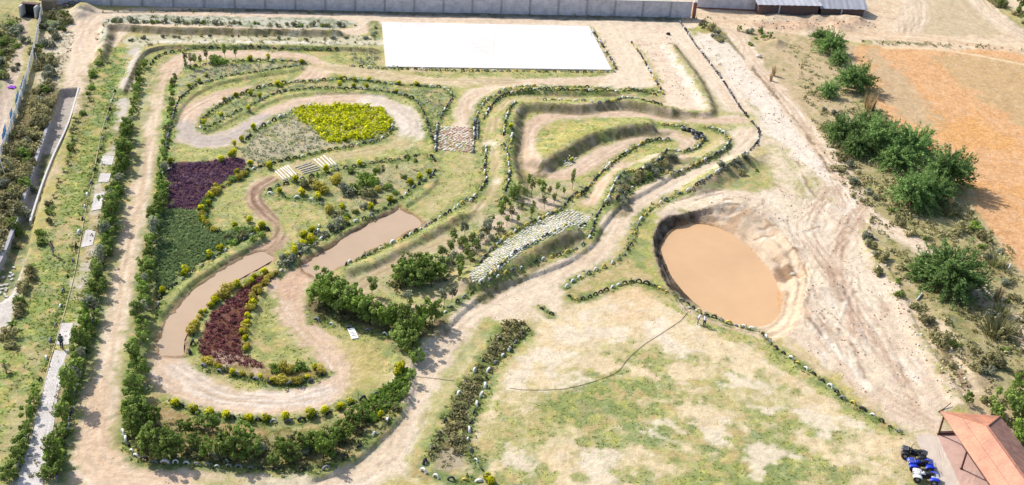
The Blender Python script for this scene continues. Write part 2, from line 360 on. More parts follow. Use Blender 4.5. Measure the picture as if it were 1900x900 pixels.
line([(1610,78),(1700,80),(1800,84),(1910,96)], 1.6, (120,134,76), .9, patch=(.3, .5, n2))
# orange stubble field
poly([(1588,84),(1640,86),(1760,92),(1910,106),(1960,300),(1960,560),(1900,505),(1850,440),(1800,360),(1745,290),(1690,260),(1620,190),(1590,120)], ORANGE, 1, .6, 1.0, cls=2, col2=(226,172,118))
poly([(1610,95),(1640,100),(1720,190),(1760,240),(1700,230),(1640,180)], (204,180,142), .8, 1, 2.5)
poly([(1740,100),(1910,120),(1910,230),(1850,200),(1780,150)], (204,176,130), .75, 1.2, 3)
poly([(1720,180),(1880,260),(1920,420),(1800,360)], (232,172,100), .6, 2, 4, patch=(.4, .6, n1))
line([(1640,88),(1760,94),(1910,122)], .9, (244,220,180), .9, wob=.3)
# far left strips
line([(35,40),(20,110),(8,170),(-8,230),(-30,300)], 3.4, (226,204,182), .9, ruts=.4, rutcol=(170,140,130), cls=3)
poly([(-30,20),(40,35),(30,95),(12,130),(-20,180),(-60,100)], (140,152,92), .9, .8, 1.5, col2=(106,128,64))
poly([(85,20),(128,30),(130,60),(95,62)], (120,142,84), 1, .8, 1, col2=(90,110,70))
poly([(82,62),(128,55),(140,75),(118,130),(108,165),(70,160),(72,100)], (226,210,182), 1, .6, .8, col2=(186,174,140))
poly([(70,160),(108,165),(92,230),(66,302),(10,468),(-30,520),(-60,400),(0,300),(40,200)], (140,120,86), 1, .8, 1, col2=(112,112,60))
poly([(112,20),(150,12),(165,30),(140,60),(120,60)], SAND, .9)
# dirt shoulder left of the loop, then the perimeter road
poly([(150,18),(200,22),(215,60),(195,95),(170,150),(150,190),(124,190),(138,110)], SAND, 1, .6, .8, cls=3, col2=PINK)
line([(141,200),(150,120),(158,70),(180,35),(225,26),(330,22),(480,28),(640,33),(900,37),(1100,42),(1270,46)], 4.6, SAND, 1, .5, .5, ruts=.6, cls=3, rutcol=(214,184,158))
line([(188,84),(200,66),(225,54),(300,49),(480,55),(600,60),(660,58),(690,44)], 3.6, SAND, 1, .4, .4, ruts=.5, cls=3, rutcol=(214,184,158))
poly([(210,30),(420,30),(640,36),(645,52),(560,54),(300,44),(216,46),(205,62),(188,80),(180,95),(196,50)], (206,204,184), .95, .3, .8, col2=(132,144,108))
poly([(230,68),(420,60),(690,66),(706,86),(480,82),(290,82),(262,95)], (212,204,172), .95, .3, .8, col2=(150,158,106))
line([(290,78),(480,78),(700,80)], 1.0, PALE, .8, patch=(.35,.5,n2))
poly([(684,40),(706,42),(708,68),(690,72)], (150,158,100), .9, .3, .5, col2=(120,130,90))
poly([(160,15),(480,16),(950,24),(1280,34),(1280,42),(900,32),(480,22),(170,22)], (150,148,136), .9, .3, .5, col2=(110,112,90))
# left corridor: paved path under weeds, furrows
line([(245,90),(232,150),(215,230),(200,300),(180,380),(158,470),(138,560),(118,650),(92,740),(66,830),(45,910)], 2.6, (218,206,194), .95, .3, .5, patch=(.34,.5,n2))
poly([(190,90),(232,92),(222,170),(200,290),(170,300),(185,180)], (128,154,76), .9, .6, 1, col2=(150,170,92))
poly([(180,200),(215,200),(190,380),(150,560),(110,700),(60,860),(30,860),(90,640),(140,480)], (204,180,118), .8, 1, 2.5, patch=(.42,.58,n2))
line([(200,95),(192,180),(170,300),(150,400)], .5, (90,112,58), .7, wob=.3); line([(212,95),(204,180),(190,270)], .5, (96,118,60), .7, wob=.3)
poly([(175,100),(192,95),(185,180),(160,260),(140,330),(120,300),(150,190)], (164,154,92), .8, .6, 1, col2=(110,120,60))
poly([(100,405),(150,410),(170,440),(140,500),(120,480),(95,440)], (206,186,150), .6, .8, 1.5)
poly([(40,560),(130,520),(150,560),(110,640),(70,720),(10,800),(0,690)], (150,166,84), .8, 1, 2, col2=(192,178,112))
poly([(-20,470),(42,472),(38,510),(18,600),(-20,640)], (226,216,206), 1, .2, .2)
line([(88,590),(70,660),(40,760),(20,830)], 2.2, (200,182,140), .7, .6, 1)
# drain
poly(DRAIN, (190,180,170), 1, .1, 0, smo=False); poly([(60,402),(80,350),(60,420),(48,470),(20,545),(0,560),(-30,560),(-10,500),(10,468),(30,410)], (112,132,74), .9, .5, .8, col2=(160,150,120))
poly([(98,285),(82,290),(72,330),(80,345),(92,318)], (90,104,60), .9, .4, .6)
# straight track on the left
line([(300,175),(284,230),(272,300),(262,380),(246,460),(232,540),(214,620),(196,700),(185,780),(192,850),(215,905)], 7.4, (176,174,116), 1, .8, 1.0)
line([(345,112),(312,125),(297,155),(285,210),(272,280),(262,350),(252,410),(238,480),(228,540),(214,610),(198,690),(178,770),(172,840),(190,920)], 2.7, SAND, 1, .8, 1.4, ruts=.6, cls=1, rutcol=(214,182,148))
line([(300,140),(290,190),(284,240)], 3.9, SAND, .9, .5, .5, ruts=.6, rutcol=(214,182,148))
line([(170,740),(160,820),(200,880),(300,890),(420,910),(520,905)], 5.4, (236,208,178), 1, .9, 1.4, ruts=.5, cls=1, rutcol=(216,184,152))
poly([(380,880),(560,895),(620,910),(560,930),(400,930)], (186,184,124), .8, .8, 1.5)
# big road from the bottom to the upper right
line([(520,915),(620,895),(700,850),(750,790),(785,720),(815,665),(850,620),(900,580),(960,548),(1010,530),(1050,502),(1095,465),(1120,425),(1150,385),(1200,350),(1262,320),(1325,285),(1372,258),(1388,235),(1368,200),(1338,160),(1302,110),(1272,75),(1245,52)], 6.2, (226,210,180), .9, 1.0, 1.4)
line([(620,900),(700,855),(750,790),(782,725),(815,668),(850,622),(900,582),(960,552),(1012,534),(1050,505),(1095,468),(1122,428),(1152,388),(1202,353),(1262,322),(1325,287),(1374,258),(1388,235),(1368,200),(1338,160),(1302,110),(1272,75),(1245,52)], 4.4, SAND, 1, .6, 1.0, ruts=.6, cls=1, rutcol=(218,192,160))
poly([(845,585),(960,540),(1010,545),(1050,580),(960,610),(880,620)], SAND, .7, 1, 2)
line([(1010,530),(1030,560),(1028,590)], 2.2, SAND, .9, .8, .8, cls=1)
# lit rim lines
line([(800,700),(835,650),(880,600),(935,575)],.01,SAND,0)
# inner circuit
EDGE = (178,180,112)
circ = dict(soft=.6, wob=.7, ruts=.6, cls=1, rutcol=(212,180,146))
line([(300,160),(318,122),(350,106),(400,100),(460,98),(520,102),(565,110),(590,128),(570,150),(520,165),(440,172),(390,188),(350,212),(337,238),(352,256),(395,262),(435,252),(475,232),(515,208),(560,192),(620,184),(680,184),(725,198),(755,218),(765,243),(745,265)], 4.0, PINK, 1, edge=EDGE, **circ)
line([(340,235),(352,256),(395,262),(440,250),(490,222)], 3.4, (205,194,184), .8, .8, 1, ruts=.4, rutcol=(180,164,150))
line([(690,186),(730,200),(758,222),(764,245),(745,266)], 3.6, (240,228,214), .8, .7, .8, ruts=.6, rutcol=(206,186,160))
line([(745,265),(690,278),(620,290),(560,308),(510,330),(478,355)], 2.6, (222,200,150), .8, soft=.8, wob=1.2, ruts=.3, edge=EDGE, cls=1)
line([(500,335),(478,350),(472,372),(492,395),(515,412),(522,432),(508,455),(485,470)], 2.3, (216,186,156), 1, soft=.4, wob=.6, ruts=.9, rutcol=(130,98,78), cls=1)
poly([(295,652),(345,650),(352,690),(430,700),(430,745),(330,735),(280,690)], PINK, .9, .8, 1.5)
line([(300,672),(330,705),(390,735),(450,748),(520,745),(580,732),(615,706),(622,680),(600,652),(570,628),(548,596),(530,560),(536,525),(560,500)], 4.3, PINK, 1, edge=(190,180,118), **circ)
line([(330,690),(390,728),(450,742),(540,742),(590,730)], 2.4, PALE, .7, .6, 1, ruts=.6, rutcol=(200,170,140))
line([(536,545),(545,518),(560,503),(575,498)], 2.6, (214,178,150), .9, .6, .6)
poly([(468,560),(505,545),(525,600),(570,650),(590,690),(520,690),(470,655)], (176,176,108), .9, .8, 1.5, col2=(150,160,92))
poly([(625,640),(700,640),(715,680),(690,730),(650,745),(650,690)], (204,184,122), .8, .8, 1.2, col2=(176,172,104))
line([(560,512),(590,530)],.01,SAND,0)
line([(780,400),(820,372),(850,335),(858,300)], 3.6, (212,190,142), .6, 1, 1.5, patch=(.35,.55,n2))
line([(868,232),(862,210),(872,185),(900,168),(950,155),(1020,152),(1100,150),(1150,140),(1172,118),(1165,92),(1150,60)], 3.0, SAND, 1, edge=EDGE, **circ)
line([(590,125),(640,130),(700,138),(780,148),(860,152),(940,152)], 3.6, (232,208,168), .9, soft=.9, wob=1.2, ruts=.4, cls=1)
line([(860,230),(850,255)], 3, SAND, .8)
poly([(1100,44),(1175,46),(1185,80),(1200,118),(1215,150),(1205,162),(1150,165),(1100,160),(1140,135),(1120,80)], SAND, 1, .7, 1.0, cls=1)
poly([(1175,50),(1245,52),(1250,90),(1285,150),(1315,200),(1290,206),(1240,200),(1230,165),(1205,110),(1185,80)], SAND, 1, .6, 1.0, col2=(236,206,182))
line([(1230,90),(1275,150),(1300,195)], 1.6, PALE, .45, .6, 1, patch=(.35,.5,n2))
# jump course
line([(1225,185),(1160,178),(1080,178),(1000,176),(955,182),(930,200),(920,230),(914,270),(917,310),(912,350),(890,385)], 2.6, (212,192,148), .9, soft=.7, wob=1, ruts=.4, cls=1, patch=(.3,.5,n2))
line([(905,268),(925,270)], 1.6, (240,222,198), 1, .4, .4)
line([(905,340),(922,335)], 1.6, (236,216,188), .8, .4, .8)
line([(1370,222),(1320,222),(1240,214),(1150,210),(1060,212),(1010,220),(982,240),(974,270),(985,300),(1015,322),(1060,320),(1095,300),(1150,272),(1200,256),(1245,250),(1280,262),(1270,282),(1225,290),(1170,292),(1135,312),(1110,345),(1095,372)], 3.0, PINK, 1, edge=EDGE, **circ)
poly([(1010,240),(1060,226),(1130,226),(1120,240),(1060,262),(1020,285),(1000,280),(1000,255)], (176,176,98), .95, .5, 1, col2=(194,180,108))
poly([(1185,270),(1235,262),(1245,275),(1200,290),(1150,300),(1150,290)], (184,182,108), .8, .5, 1)
poly([(1260,245),(1330,246),(1345,262),(1310,285),(1270,290),(1300,270)], (200,182,120), .7, .7, 1)
# banks: earth and weeds on the drop, its shade painted in as darker brown
for (p, h, wd, wb) in _bk:
    if h < .5: continue
    mk = sub(X, Y, p, wd + 1)
    d, s, al, L = seg_dist(X[mk], Y[mk], p)
    mm = (1 - sstep(wd * .9, wd + .5, d)) * (s > -.1)
    mix(mm * sstep(.2, .5, n2[mk]), (150,134,100), .85, mk); mix(mm * sstep(.5, .65, n3[mk]), (104,110,62), .7, mk)
    mix(mm * sstep(.6, .7, n2[mk]), (196,180,150), .6, mk)
# garden plots
poly([(330,150),(390,122),(470,118),(560,118),(520,128),(440,138),(370,155),(335,185),(322,215),(316,240),(312,200)], (180,178,140), .9, .3, .6, col2=(120,130,96))
poly([(375,238),(400,212),(440,185),(500,162),(580,154),(700,158),(780,165),(835,172),(838,190),(812,235),(800,230),(785,195),(740,176),(600,165),(500,180),(440,208)], (160,168,112), .9, .3, .5, col2=(132,146,90))
poly([(444,285),(470,250),(510,225),(545,208),(580,240),(604,262),(640,266),(600,278),(540,292),(480,310),(455,305)], (196,184,152), 1, .3, .5, col2=(150,156,104))
poly([(500,352),(530,342),(600,325),(690,303),(790,290),(812,305),(790,340),(740,378),(640,430),(560,475),(525,495),(580,440),(600,410),(590,385),(540,368),(505,362)], (156,160,108), .95, .3, .5, col2=(122,142,76))
poly([(640,330),(720,310),(780,310),(770,340),(700,370),(640,380)], (186,176,136), .7, 1, 2)
poly([(505,372),(560,376),(600,400),(600,425),(560,450),(530,430),(515,400)], (172,176,106), .9, .6, .8)
line([(508,374),(560,378),(598,395),(606,412)], .35, (212,190,130), .8, .2, .2)
line([(530,392),(556,392),(560,404),(540,412)], .3, (206,180,130), .7, .2, .2)
poly([(318,303),(380,300),(440,292),(456,303),(458,315),(425,335),(400,350),(385,372),(372,388),(305,384),(312,340)], (96,62,66), 1, .2, .3)
poly([(303,388),(372,392),(380,422),(400,428),(450,420),(488,422),(470,437),(420,460),(370,490),(330,520),(295,550),(285,550),(288,480),(295,430)], (112,136,82), 1, .3, .3)
poly([(378,610),(395,580),(430,552),(470,520),(498,505),(508,512),(480,545),(458,590),(450,640),(465,672),(520,700),(590,690),(600,700),(560,716),(500,716),(430,698),(378,672),(368,640)], (120,78,62), 1, .2, .3)
poly([(470,668),(520,692),(590,684),(604,696),(562,716),(500,716),(430,698),(400,684)], (160,140,84), 1, .3, .4, col2=(130,112,64))
poly([(400,650),(455,655),(500,690),(470,700),(400,690)], (216,190,166), .8, .5, .8, patch=(.4,.55,n3))
poly([(255,770),(340,765),(480,790),(600,790),(700,745),(755,700),(745,765),(700,812),(640,855),(560,876),(400,868),(270,856),(232,820)], (150,140,88), .95, .4, .8, col2=(104,104,52))
poly([(280,745),(340,762),(480,785),(480,812),(380,800),(290,775)], (176,150,104), .95, .3, .5)
poly([(690,480),(740,462),(800,440),(860,420),(930,360),(1000,340),(1090,345),(1050,390),(940,435),(870,500),(790,545),(690,545),(650,520)], (168,170,112), .9, .6, 1, col2=(214,194,160))
poly([(960,375),(1060,372),(1060,385),(1000,400),(930,430),(880,470),(840,470),(880,430)], (224,200,174), .9, .5, 1.5, patch=(.3,.45,n2))
line([(650,560),(672,530),(700,505),(760,478),(830,448)], 2.0, (214,192,152), .9, .6, 1, ruts=.3, cls=1)
line([(668,545),(690,565),(740,572),(800,568),(850,540),(880,525)], 2.2, (222,194,164), .85, .6, 1, patch=(.3,.5,n2), cls=1)
poly([(565,560),(600,545),(680,560),(760,600),(840,570),(820,620),(765,640),(740,680),(715,620),(640,600),(585,598)], (110,116,60), .9, .6, 1.2, col2=(150,126,100))
poly([(835,590),(880,556),(945,524),(1010,506),(1060,480),(1040,500),(960,535),(900,560),(850,600)], (180,178,120), .0, .4, .5)
# strip with brush beside the road
poly([(935,600),(985,605),(960,640),(910,690),(880,745),(865,800),(900,880),(785,885),(820,800),(850,730),(890,670)], (124,112,74), 1, .4, .8, col2=(96,98,52))
poly([(800,840),(870,835),(890,868),(800,875)], (196,180,152), .8, .6, 1)
line([(925,600),(890,640),(862,680),(840,730),(815,790),(790,830),(768,865),(775,895),(800,915)], .35, (230,212,160), .9, .2, .2)
line([(905,600),(862,655),(835,700),(800,800),(775,850)], 1.8, (188,184,118), .8, .6, 1)
# lawn
LAWN = [(990,600),(1040,580),(1060,562),(1120,548),(1185,530),(1220,542),(1290,580),(1400,620),(1470,670),(1550,730),(1640,790),(1690,815),(1680,900),(1640,960),(860,960),(880,860),(870,800),(885,745),(920,690),(960,650)]
poly(LAWN, (234,212,172), 1, .6, 1, cls=4, col2=(226,200,154))
poly([(960,720),(1040,700),(1110,640),(1230,640),(1320,700),(1400,720),(1500,740),(1640,800),(1680,900),(1620,950),(860,950),(885,850),(880,800),(930,760)], (192,182,122), .9, 2, 4, col2=(176,174,106), patch=(.30,.52,n1))
poly([(1010,730),(1100,700),(1200,660),(1280,700),(1330,760),(1440,780),(1560,800),(1640,870),(1600,930),(1100,930),(1140,860),(1040,800)], (152,162,94), .9, 2, 4, patch=(.34,.50,n1), col2=(136,154,88))
poly([(1000,700),(1300,650),(1640,850),(1500,930),(900,930)], (158,166,100), .85, 2, 4, patch=(.46,.58,n2))
poly([(885,600),(960,600),(990,640),(930,700),(900,770),(885,740),(930,660)], (172,180,96), .8, .6, 1)
poly([(1210,530),(1300,580),(1480,665),(1640,780),(1660,812),(1600,790),(1450,680),(1290,600),(1200,545)], (164,172,92), .8, .6, 1.2)
for q in ([(960,660),(1040,650),(1075,680),(1060,720),(1000,730),(945,715)], [(1290,765),(1330,760),(1345,800),(1330,825),(1300,800)], [(1090,845),(1140,850),(1140,895),(1110,905),(1085,870)],
          [(1230,615),(1300,625),(1320,650),(1240,655)], [(1360,700),(1430,720),(1440,760),(1380,750)], [(940,830),(990,830),(985,870),(945,870)], [(1210,770),(1260,780),(1250,810),(1215,800)],
          [(1500,745),(1600,790),(1640,830),(1560,820),(1490,780)], [(1150,570),(1280,585),(1270,620),(1180,640),(1100,620)], [(1400,830),(1470,850),(1440,880),(1380,860)], [(1020,590),(1130,570),(1150,610),(1050,640)]):
    poly(q, (242,224,196), .9, .9, 2.2, patch=(.38,.5,n2))
poly([(1080,548),(1190,532),(1240,560),(1180,590),(1100,580)], (232,196,150), .6, 1, 2, patch=(.4,.6,n1))
poly([(1052,540),(1080,520),(1170,470),(1200,440),(1215,470),(1240,560),(1185,522),(1120,538),(1065,552)], (206,182,132), .9, .5, 1, col2=(176,174,104))
poly([(1185,400),(1240,368),(1250,385),(1215,410),(1210,470),(1240,530),(1215,520),(1165,475),(1180,430)], (158,166,88), .9, .5, 1, col2=(186,180,110))
# the churned ground round the pit
poly([(1238,375),(1290,355),(1350,345),(1420,350),(1440,300),(1500,330),(1530,370),(1590,420),(1610,460),(1660,540),(1700,600),(1740,680),(1790,750),(1745,770),(1740,810),(1690,808),(1600,740),(1500,660),(1440,620),(1460,560),(1440,470),(1380,420),(1300,395),(1245,400),(1225,410)], (232,208,182), 1, .9, 2.4, col2=(240,222,190), cls=3)
poly([(1400,360),(1500,370),(1600,440),(1650,540),(1700,640),(1640,700),(1540,620),(1480,560),(1470,470)], (244,226,200), .7, 2, 3, patch=(.35,.55,n1))
poly([(1380,150),(1420,250),(1430,340),(1540,380),(1520,320),(1470,240),(1410,160)], (234,214,184), .95, .8, 1.2, col2=(196,190,140), cls=3)
poly([(1290,70),(1350,80),(1480,200),(1560,300),(1600,380),(1560,400),(1520,330),(1420,240),(1400,200)], (246,230,212), .9, .6, 1)
poly([(1400,300),(1430,310),(1430,350),(1330,350),(1300,352),(1350,320)], (172,172,110), .8, .6, 1)
poly([(1470,330),(1520,330),(1535,365),(1500,375),(1470,350)], (184,178,120), .8, .8, 1.5)
poly([(1440,620),(1560,720),(1640,790),(1670,808),(1620,770),(1600,740),(1500,655)], (206,190,128), .7, .6, 1)
line([(1330,40),(1372,70),(1400,120),(1450,180),(1500,245),(1560,320),(1600,385),(1650,425),(1720,465),(1800,520),(1870,590),(1920,650)], 3.2, SAND, 1, .5, .8, ruts=.7, cls=3, rutcol=(206,176,146))
line([(1290,40),(1350,45),(1420,45),(1520,50),(1640,66),(1760,76),(1920,92)], 5.0, (240,214,178), 1, .6, .6, ruts=.6, cls=3, rutcol=(208,172,140))
line([(1570,380),(1540,350),(1500,420),(1540,500),(1600,600),(1680,700)], 3.5, (246,228,202), .7, .8, 1.5, ruts=.9, rutcol=(196,164,138))
line([(1600,380),(1560,440),(1560,520),(1600,620)], 3, (240,216,188), .7, .8, 1.5, ruts=.9, rutcol=(190,158,134))
line([(1480,560),(1540,640),(1620,720),(1700,770)], 3, (240,216,188), .6, .8, 1.5, ruts=.7, rutcol=(196,164,138))
line([(1530,625),(1580,680),(1610,720)], 1, (250,236,214), .9, .4, .5)
line([(1340,60),(1390,120),(1440,180),(1490,240),(1540,320)], .5, (110,92,70), .7, .2, .4, patch=(.4,.5,n2))
line([(1745,600),(1770,660),(1800,720)], 1.6, (238,214,178), .9, .4, .6)
line([(1730,600),(1755,655),(1790,715)], .8, (120,98,74), .8, .3, .4)
rr_ = np.random.default_rng(5)
for (px_, py_, dx_, dy_, n_) in ((1330,368,40,-14,10),(1400,380,45,-30,10),(1480,440,14,55,16),(1520,480,35,70,18),(1580,420,-30,50,12),(1560,380,30,40,12),(1600,560,40,80,18),(1520,600,50,60,16),(1660,680,50,60,12),(1470,400,50,24,10),(1480,350,30,40,10),(1560,300,30,50,8),(1540,540,-20,60,14)):
    for k_ in range(n_):
        x_, y_ = px_ + rr_.normal(0, 34), py_ + rr_.normal(0, 26); s_ = rr_.uniform(.3, 1.1); b_ = rr_.normal(0, 9); jx, jy = dx_ + rr_.normal(0, 9), dy_ + rr_.normal(0, 9)
        q = [(x_, y_), (x_ + jx * s_ * .5 + b_, y_ + jy * s_ * .5), (x_ + jx * s_, y_ + jy * s_)]
        line(q, rr_.uniform(.22, .4), (188,156,130) if rr_.random() < .55 else (252,238,216), rr_.uniform(.15, .5), .2, .6, dz=rr_.uniform(.0, .045))
# inside the pit: shade of the left bank painted dark into its colour, orange mud shelf on the right
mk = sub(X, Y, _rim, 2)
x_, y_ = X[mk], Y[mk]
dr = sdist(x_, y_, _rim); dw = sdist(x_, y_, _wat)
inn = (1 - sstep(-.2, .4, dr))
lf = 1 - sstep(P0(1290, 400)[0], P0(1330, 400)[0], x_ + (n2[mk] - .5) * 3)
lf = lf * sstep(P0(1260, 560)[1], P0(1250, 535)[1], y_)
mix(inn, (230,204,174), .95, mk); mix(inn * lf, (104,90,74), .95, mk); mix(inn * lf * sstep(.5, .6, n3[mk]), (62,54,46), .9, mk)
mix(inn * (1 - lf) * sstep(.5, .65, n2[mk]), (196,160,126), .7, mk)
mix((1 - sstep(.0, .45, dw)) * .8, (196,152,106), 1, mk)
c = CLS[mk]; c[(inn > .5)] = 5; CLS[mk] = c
poly([(1438,500),(1465,490),(1478,508),(1458,522),(1438,518)], (150,122,96), .9, .4, .5)
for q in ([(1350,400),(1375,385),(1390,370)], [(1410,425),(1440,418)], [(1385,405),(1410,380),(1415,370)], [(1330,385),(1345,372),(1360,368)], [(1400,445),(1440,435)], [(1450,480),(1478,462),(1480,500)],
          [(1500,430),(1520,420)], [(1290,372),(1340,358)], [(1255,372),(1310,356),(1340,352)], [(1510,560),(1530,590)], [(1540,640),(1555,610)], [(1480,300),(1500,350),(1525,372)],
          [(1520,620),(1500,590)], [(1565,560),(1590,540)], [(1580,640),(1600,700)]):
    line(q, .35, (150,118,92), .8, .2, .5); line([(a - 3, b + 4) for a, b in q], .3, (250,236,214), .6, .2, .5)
# yards at the far side
poly([(1400,40),(1600,36),(1620,50),(1500,56),(1410,52)], (222,188,156), .8, .6, 1, col2=(196,160,132))
# greener grass grows along the tyres, out of reach of the wheels
for desc_, e_, sp_, pat_, px_ in ROWS:
    if 'perimeter' in desc_ or 'red stones' in desc_ or 'terrace' in desc_ or 'court' in desc_: continue
    line(px_, 1.7, (134,150,84), .75, .5, .9, patch=(.22, .42, n2)); line([(a, b + 3) for a, b in px_], .9, (112,132,66), .7, .35, .6, patch=(.25, .45, n3))
line([(320,150),(314,200),(308,250),(304,300)], 1.6, (140,168,84), .9, .4, .6)
line([(600,170),(700,172),(770,188),(800,235)], 1.0, (120,142,70), .8, .4, .5)
line([(300,550),(345,510),(420,468),(485,437)], 1.4, (128,146,76), .8, .5, .7)
line([(360,655),(352,620),(372,585),(420,540),(480,505)], 1.6, (132,154,76), .9, .5, .7)
line([(235,240),(212,330),(196,430),(178,520),(156,620),(130,730),(100,870)], 2.0, (120,136,74), .75, .8, 1.2)
line([(318,100),(290,130),(262,230),(252,330)], 1.2, (140,152,84), .7, .6, 1)
line([(306,300),(292,400),(272,520),(258,640),(246,780)], 2.2, (116,132,70), .8, .7, 1.2)
for q in ([(160,300),(120,420),(80,560),(40,700)], [(200,110),(180,220),(150,340)], [(130,500),(100,600),(60,720)]): line(q, 2.4, (136,154,76), .7, 1, 2, patch=(.3, .5, n2))
# pond margins: damp soil
for p_, col in ((_pl, (176,146,116)), (_pm, (160,128,98))):
    mk = sub(X, Y, p_, 2); d = sdist(X[mk], Y[mk], p_) + wobn[mk] * .4
    mix(1 - sstep(.1, .5, d), col, .9, mk)
gr_ = np.clip((C[:, 1] / C[:, 0] - .84) * 8, 0, 1) * np.clip((.66 - C[:, 2] / C[:, 1]) * 8, 0, 1)
na, nb, nc = fbm(X, Y, 1.1, 4, 201), fbm(X, Y, 1.7, 4, 202), fbm(X, Y, .8, 3, 203)
mix(gr_ * sstep(.54, .66, na), (222,186,138), .55); mix(gr_ * sstep(.55, .68, nb), (132,150,98), .55); mix(gr_ * sstep(.6, .7, nc), (206,200,112), .5)
mix(sstep(.5, .75, n3), BROWN, .12); mix(sstep(.55, .8, 1 - n3), PALE, .12)
sc_ = 0.80 + .40 * fbm(X, Y, .45, 3, 77)
C *= sc_[:, None]
C = np.clip(C, 0.01, .82)

# materials ------------------------------------------------------------------
def new_mat(name):
    mt = bpy.data.materials.new(name); mt.use_nodes = True; t = mt.node_tree; t.nodes.clear()
    out = t.nodes.new('ShaderNodeOutputMaterial'); b = t.nodes.new('ShaderNodeBsdfPrincipled')
    t.links.new(b.outputs[0], out.inputs[0]); return mt, t, b
def noise_mul(t, colsock, scale, lo, hi, detail=4, coord='Object'):
    tc = t.nodes.new('ShaderNodeTexCoord'); nz = t.nodes.new('ShaderNodeTexNoise')
    nz.inputs['Scale'].default_value = scale; nz.inputs['Detail'].default_value = detail; nz.inputs['Roughness'].default_value = .7
    t.links.new(tc.outputs[coord], nz.inputs['Vector'])
    mr = t.nodes.new('ShaderNodeMapRange'); mr.inputs[1].default_value = .3; mr.inputs[2].default_value = .7
    mr.inputs[3].default_value = lo; mr.inputs[4].default_value = hi
    t.links.new(nz.outputs[0], mr.inputs[0])
    mx = t.nodes.new('ShaderNodeVectorMath'); mx.operation = 'SCALE'
    t.links.new(colsock, mx.inputs[0]); t.links.new(mr.outputs[0], mx.inputs['Scale'])
    return mx.outputs[0], nz.outputs[0]
MG, t, b = new_mat('ground_soil')
at = t.nodes.new('ShaderNodeAttribute'); at.attribute_name = 'Col'
c1, f1 = noise_mul(t, at.outputs['Color'], 2.4, .62, 1.34, 6)
c2, f2 = noise_mul(t, c1, 6.5, .66, 1.34, 4)
mxg = t.nodes.new('ShaderNodeMix'); mxg.data_type = 'RGBA'     # the grassier the ground, the stronger its mottling
t.links.new(at.outputs['Alpha'], mxg.inputs[0]); t.links.new(at.outputs['Color'], mxg.inputs[6]); t.links.new(c2, mxg.inputs[7])
t.links.new(mxg.outputs[2], b.inputs['Base Color']); b.inputs['Roughness'].default_value = .97; b.inputs['Specular IOR Level'].default_value = .15
bp = t.nodes.new('ShaderNodeBump'); bp.inputs['Strength'].default_value = .8; bp.inputs['Distance'].default_value = .16
t.links.new(f1, bp.inputs['Height']); t.links.new(bp.outputs[0], b.inputs['Normal'])

def mesh_from(name, V, Fq, mats, col=None, fmat=None, smooth_=True, tri=False):
    me = bpy.data.meshes.new(name); V = np.asarray(V, np.float32); Fq = np.asarray(Fq, np.int32); k = Fq.shape[1]
    me.vertices.add(len(V)); me.vertices.foreach_set('co', V.ravel())
    me.loops.add(Fq.size); me.loops.foreach_set('vertex_index', Fq.ravel())
    me.polygons.add(len(Fq)); me.polygons.foreach_set('loop_start', np.arange(0, Fq.size, k, dtype=np.int32))
    if fmat is not None: me.polygons.foreach_set('material_index', np.asarray(fmat, np.int32))
    me.polygons.foreach_set('use_smooth', np.full(len(Fq), smooth_))
    for q in mats: me.materials.append(q)
    if col is not None:
        at_ = me.color_attributes.new('Col', 'FLOAT_COLOR', 'POINT'); a4 = np.ones((len(V), 4), np.float32); a4[:, :col.shape[1]] = col
        at_.data.foreach_set('color', a4.ravel())
    me.update(calc_edges=True); return me
ny, nx = GX.shape
idx = np.arange(NV).reshape(ny, nx)
Q = np.stack([idx[:-1, :-1], idx[:-1, 1:], idx[1:, 1:], idx[1:, :-1]], -1).reshape(-1, 4)
qc = CLS[Q]; qcls = np.where((qc == qc[:, :1]).all(1), qc[:, 0], np.median(qc, 1).astype(int))
V3 = np.stack([X, Y, Z], 1)
def sheet(name, sel, label=None):
    q = Q[sel]; u, inv = np.unique(q, return_inverse=True)
    me = mesh_from(name, V3[u], inv.reshape(-1, 4), [MG], np.c_[C[u], np.clip(.30 + 2.6 * (.36 - C[u][:, 2] / C[u][:, 0] * .7), .32, 1)])
    o = bpy.data.objects.new(name, me); COL.objects.link(o); o['kind'] = 'structure'
    return o
for cid, nm in ((0, 'ground'), (1, 'dirt_track'), (2, 'stubble_field'), (3, 'dirt_road'), (4, 'lawn'), (5, 'pit_bank')):
    sheet(nm, qcls == cid)
print('ground verts', NV)
# ---------------------------------------------------------------- small building kit
rng = np.random.default_rng(7); random.seed(7)
def tag(o, label=None, cat=None, group=None, kind=None):
    if label: o['label'] = label
    if cat: o['category'] = cat
    if group: o['group'] = group
    if kind: o['kind'] = kind
    return o
def empty(name, loc, rz=0.0, sc=1.0):
    o = bpy.data.objects.new(name, None); COL.objects.link(o); o.location = loc; o.rotation_euler = (0, 0, rz)
    o.scale = (sc, sc, sc) if not hasattr(sc, '__len__') else sc
    o.empty_display_size = .2
    return o
def add(name, me, parent=None, loc=(0, 0, 0), rot=(0, 0, 0)):
    o = bpy.data.objects.new(name, me); COL.objects.link(o); o.location = loc; o.rotation_euler = rot
    if parent is not None: o.parent = parent
    return o
_kids = {}
def copy_tree(root, parent=None):
    c = root.copy(); COL.objects.link(c); c.parent = parent
    for ch in KIDS.get(root.name, []): copy_tree(ch, c)
    return c
KIDS = {}
def reg(root, kids):
    KIDS[root.name] = kids
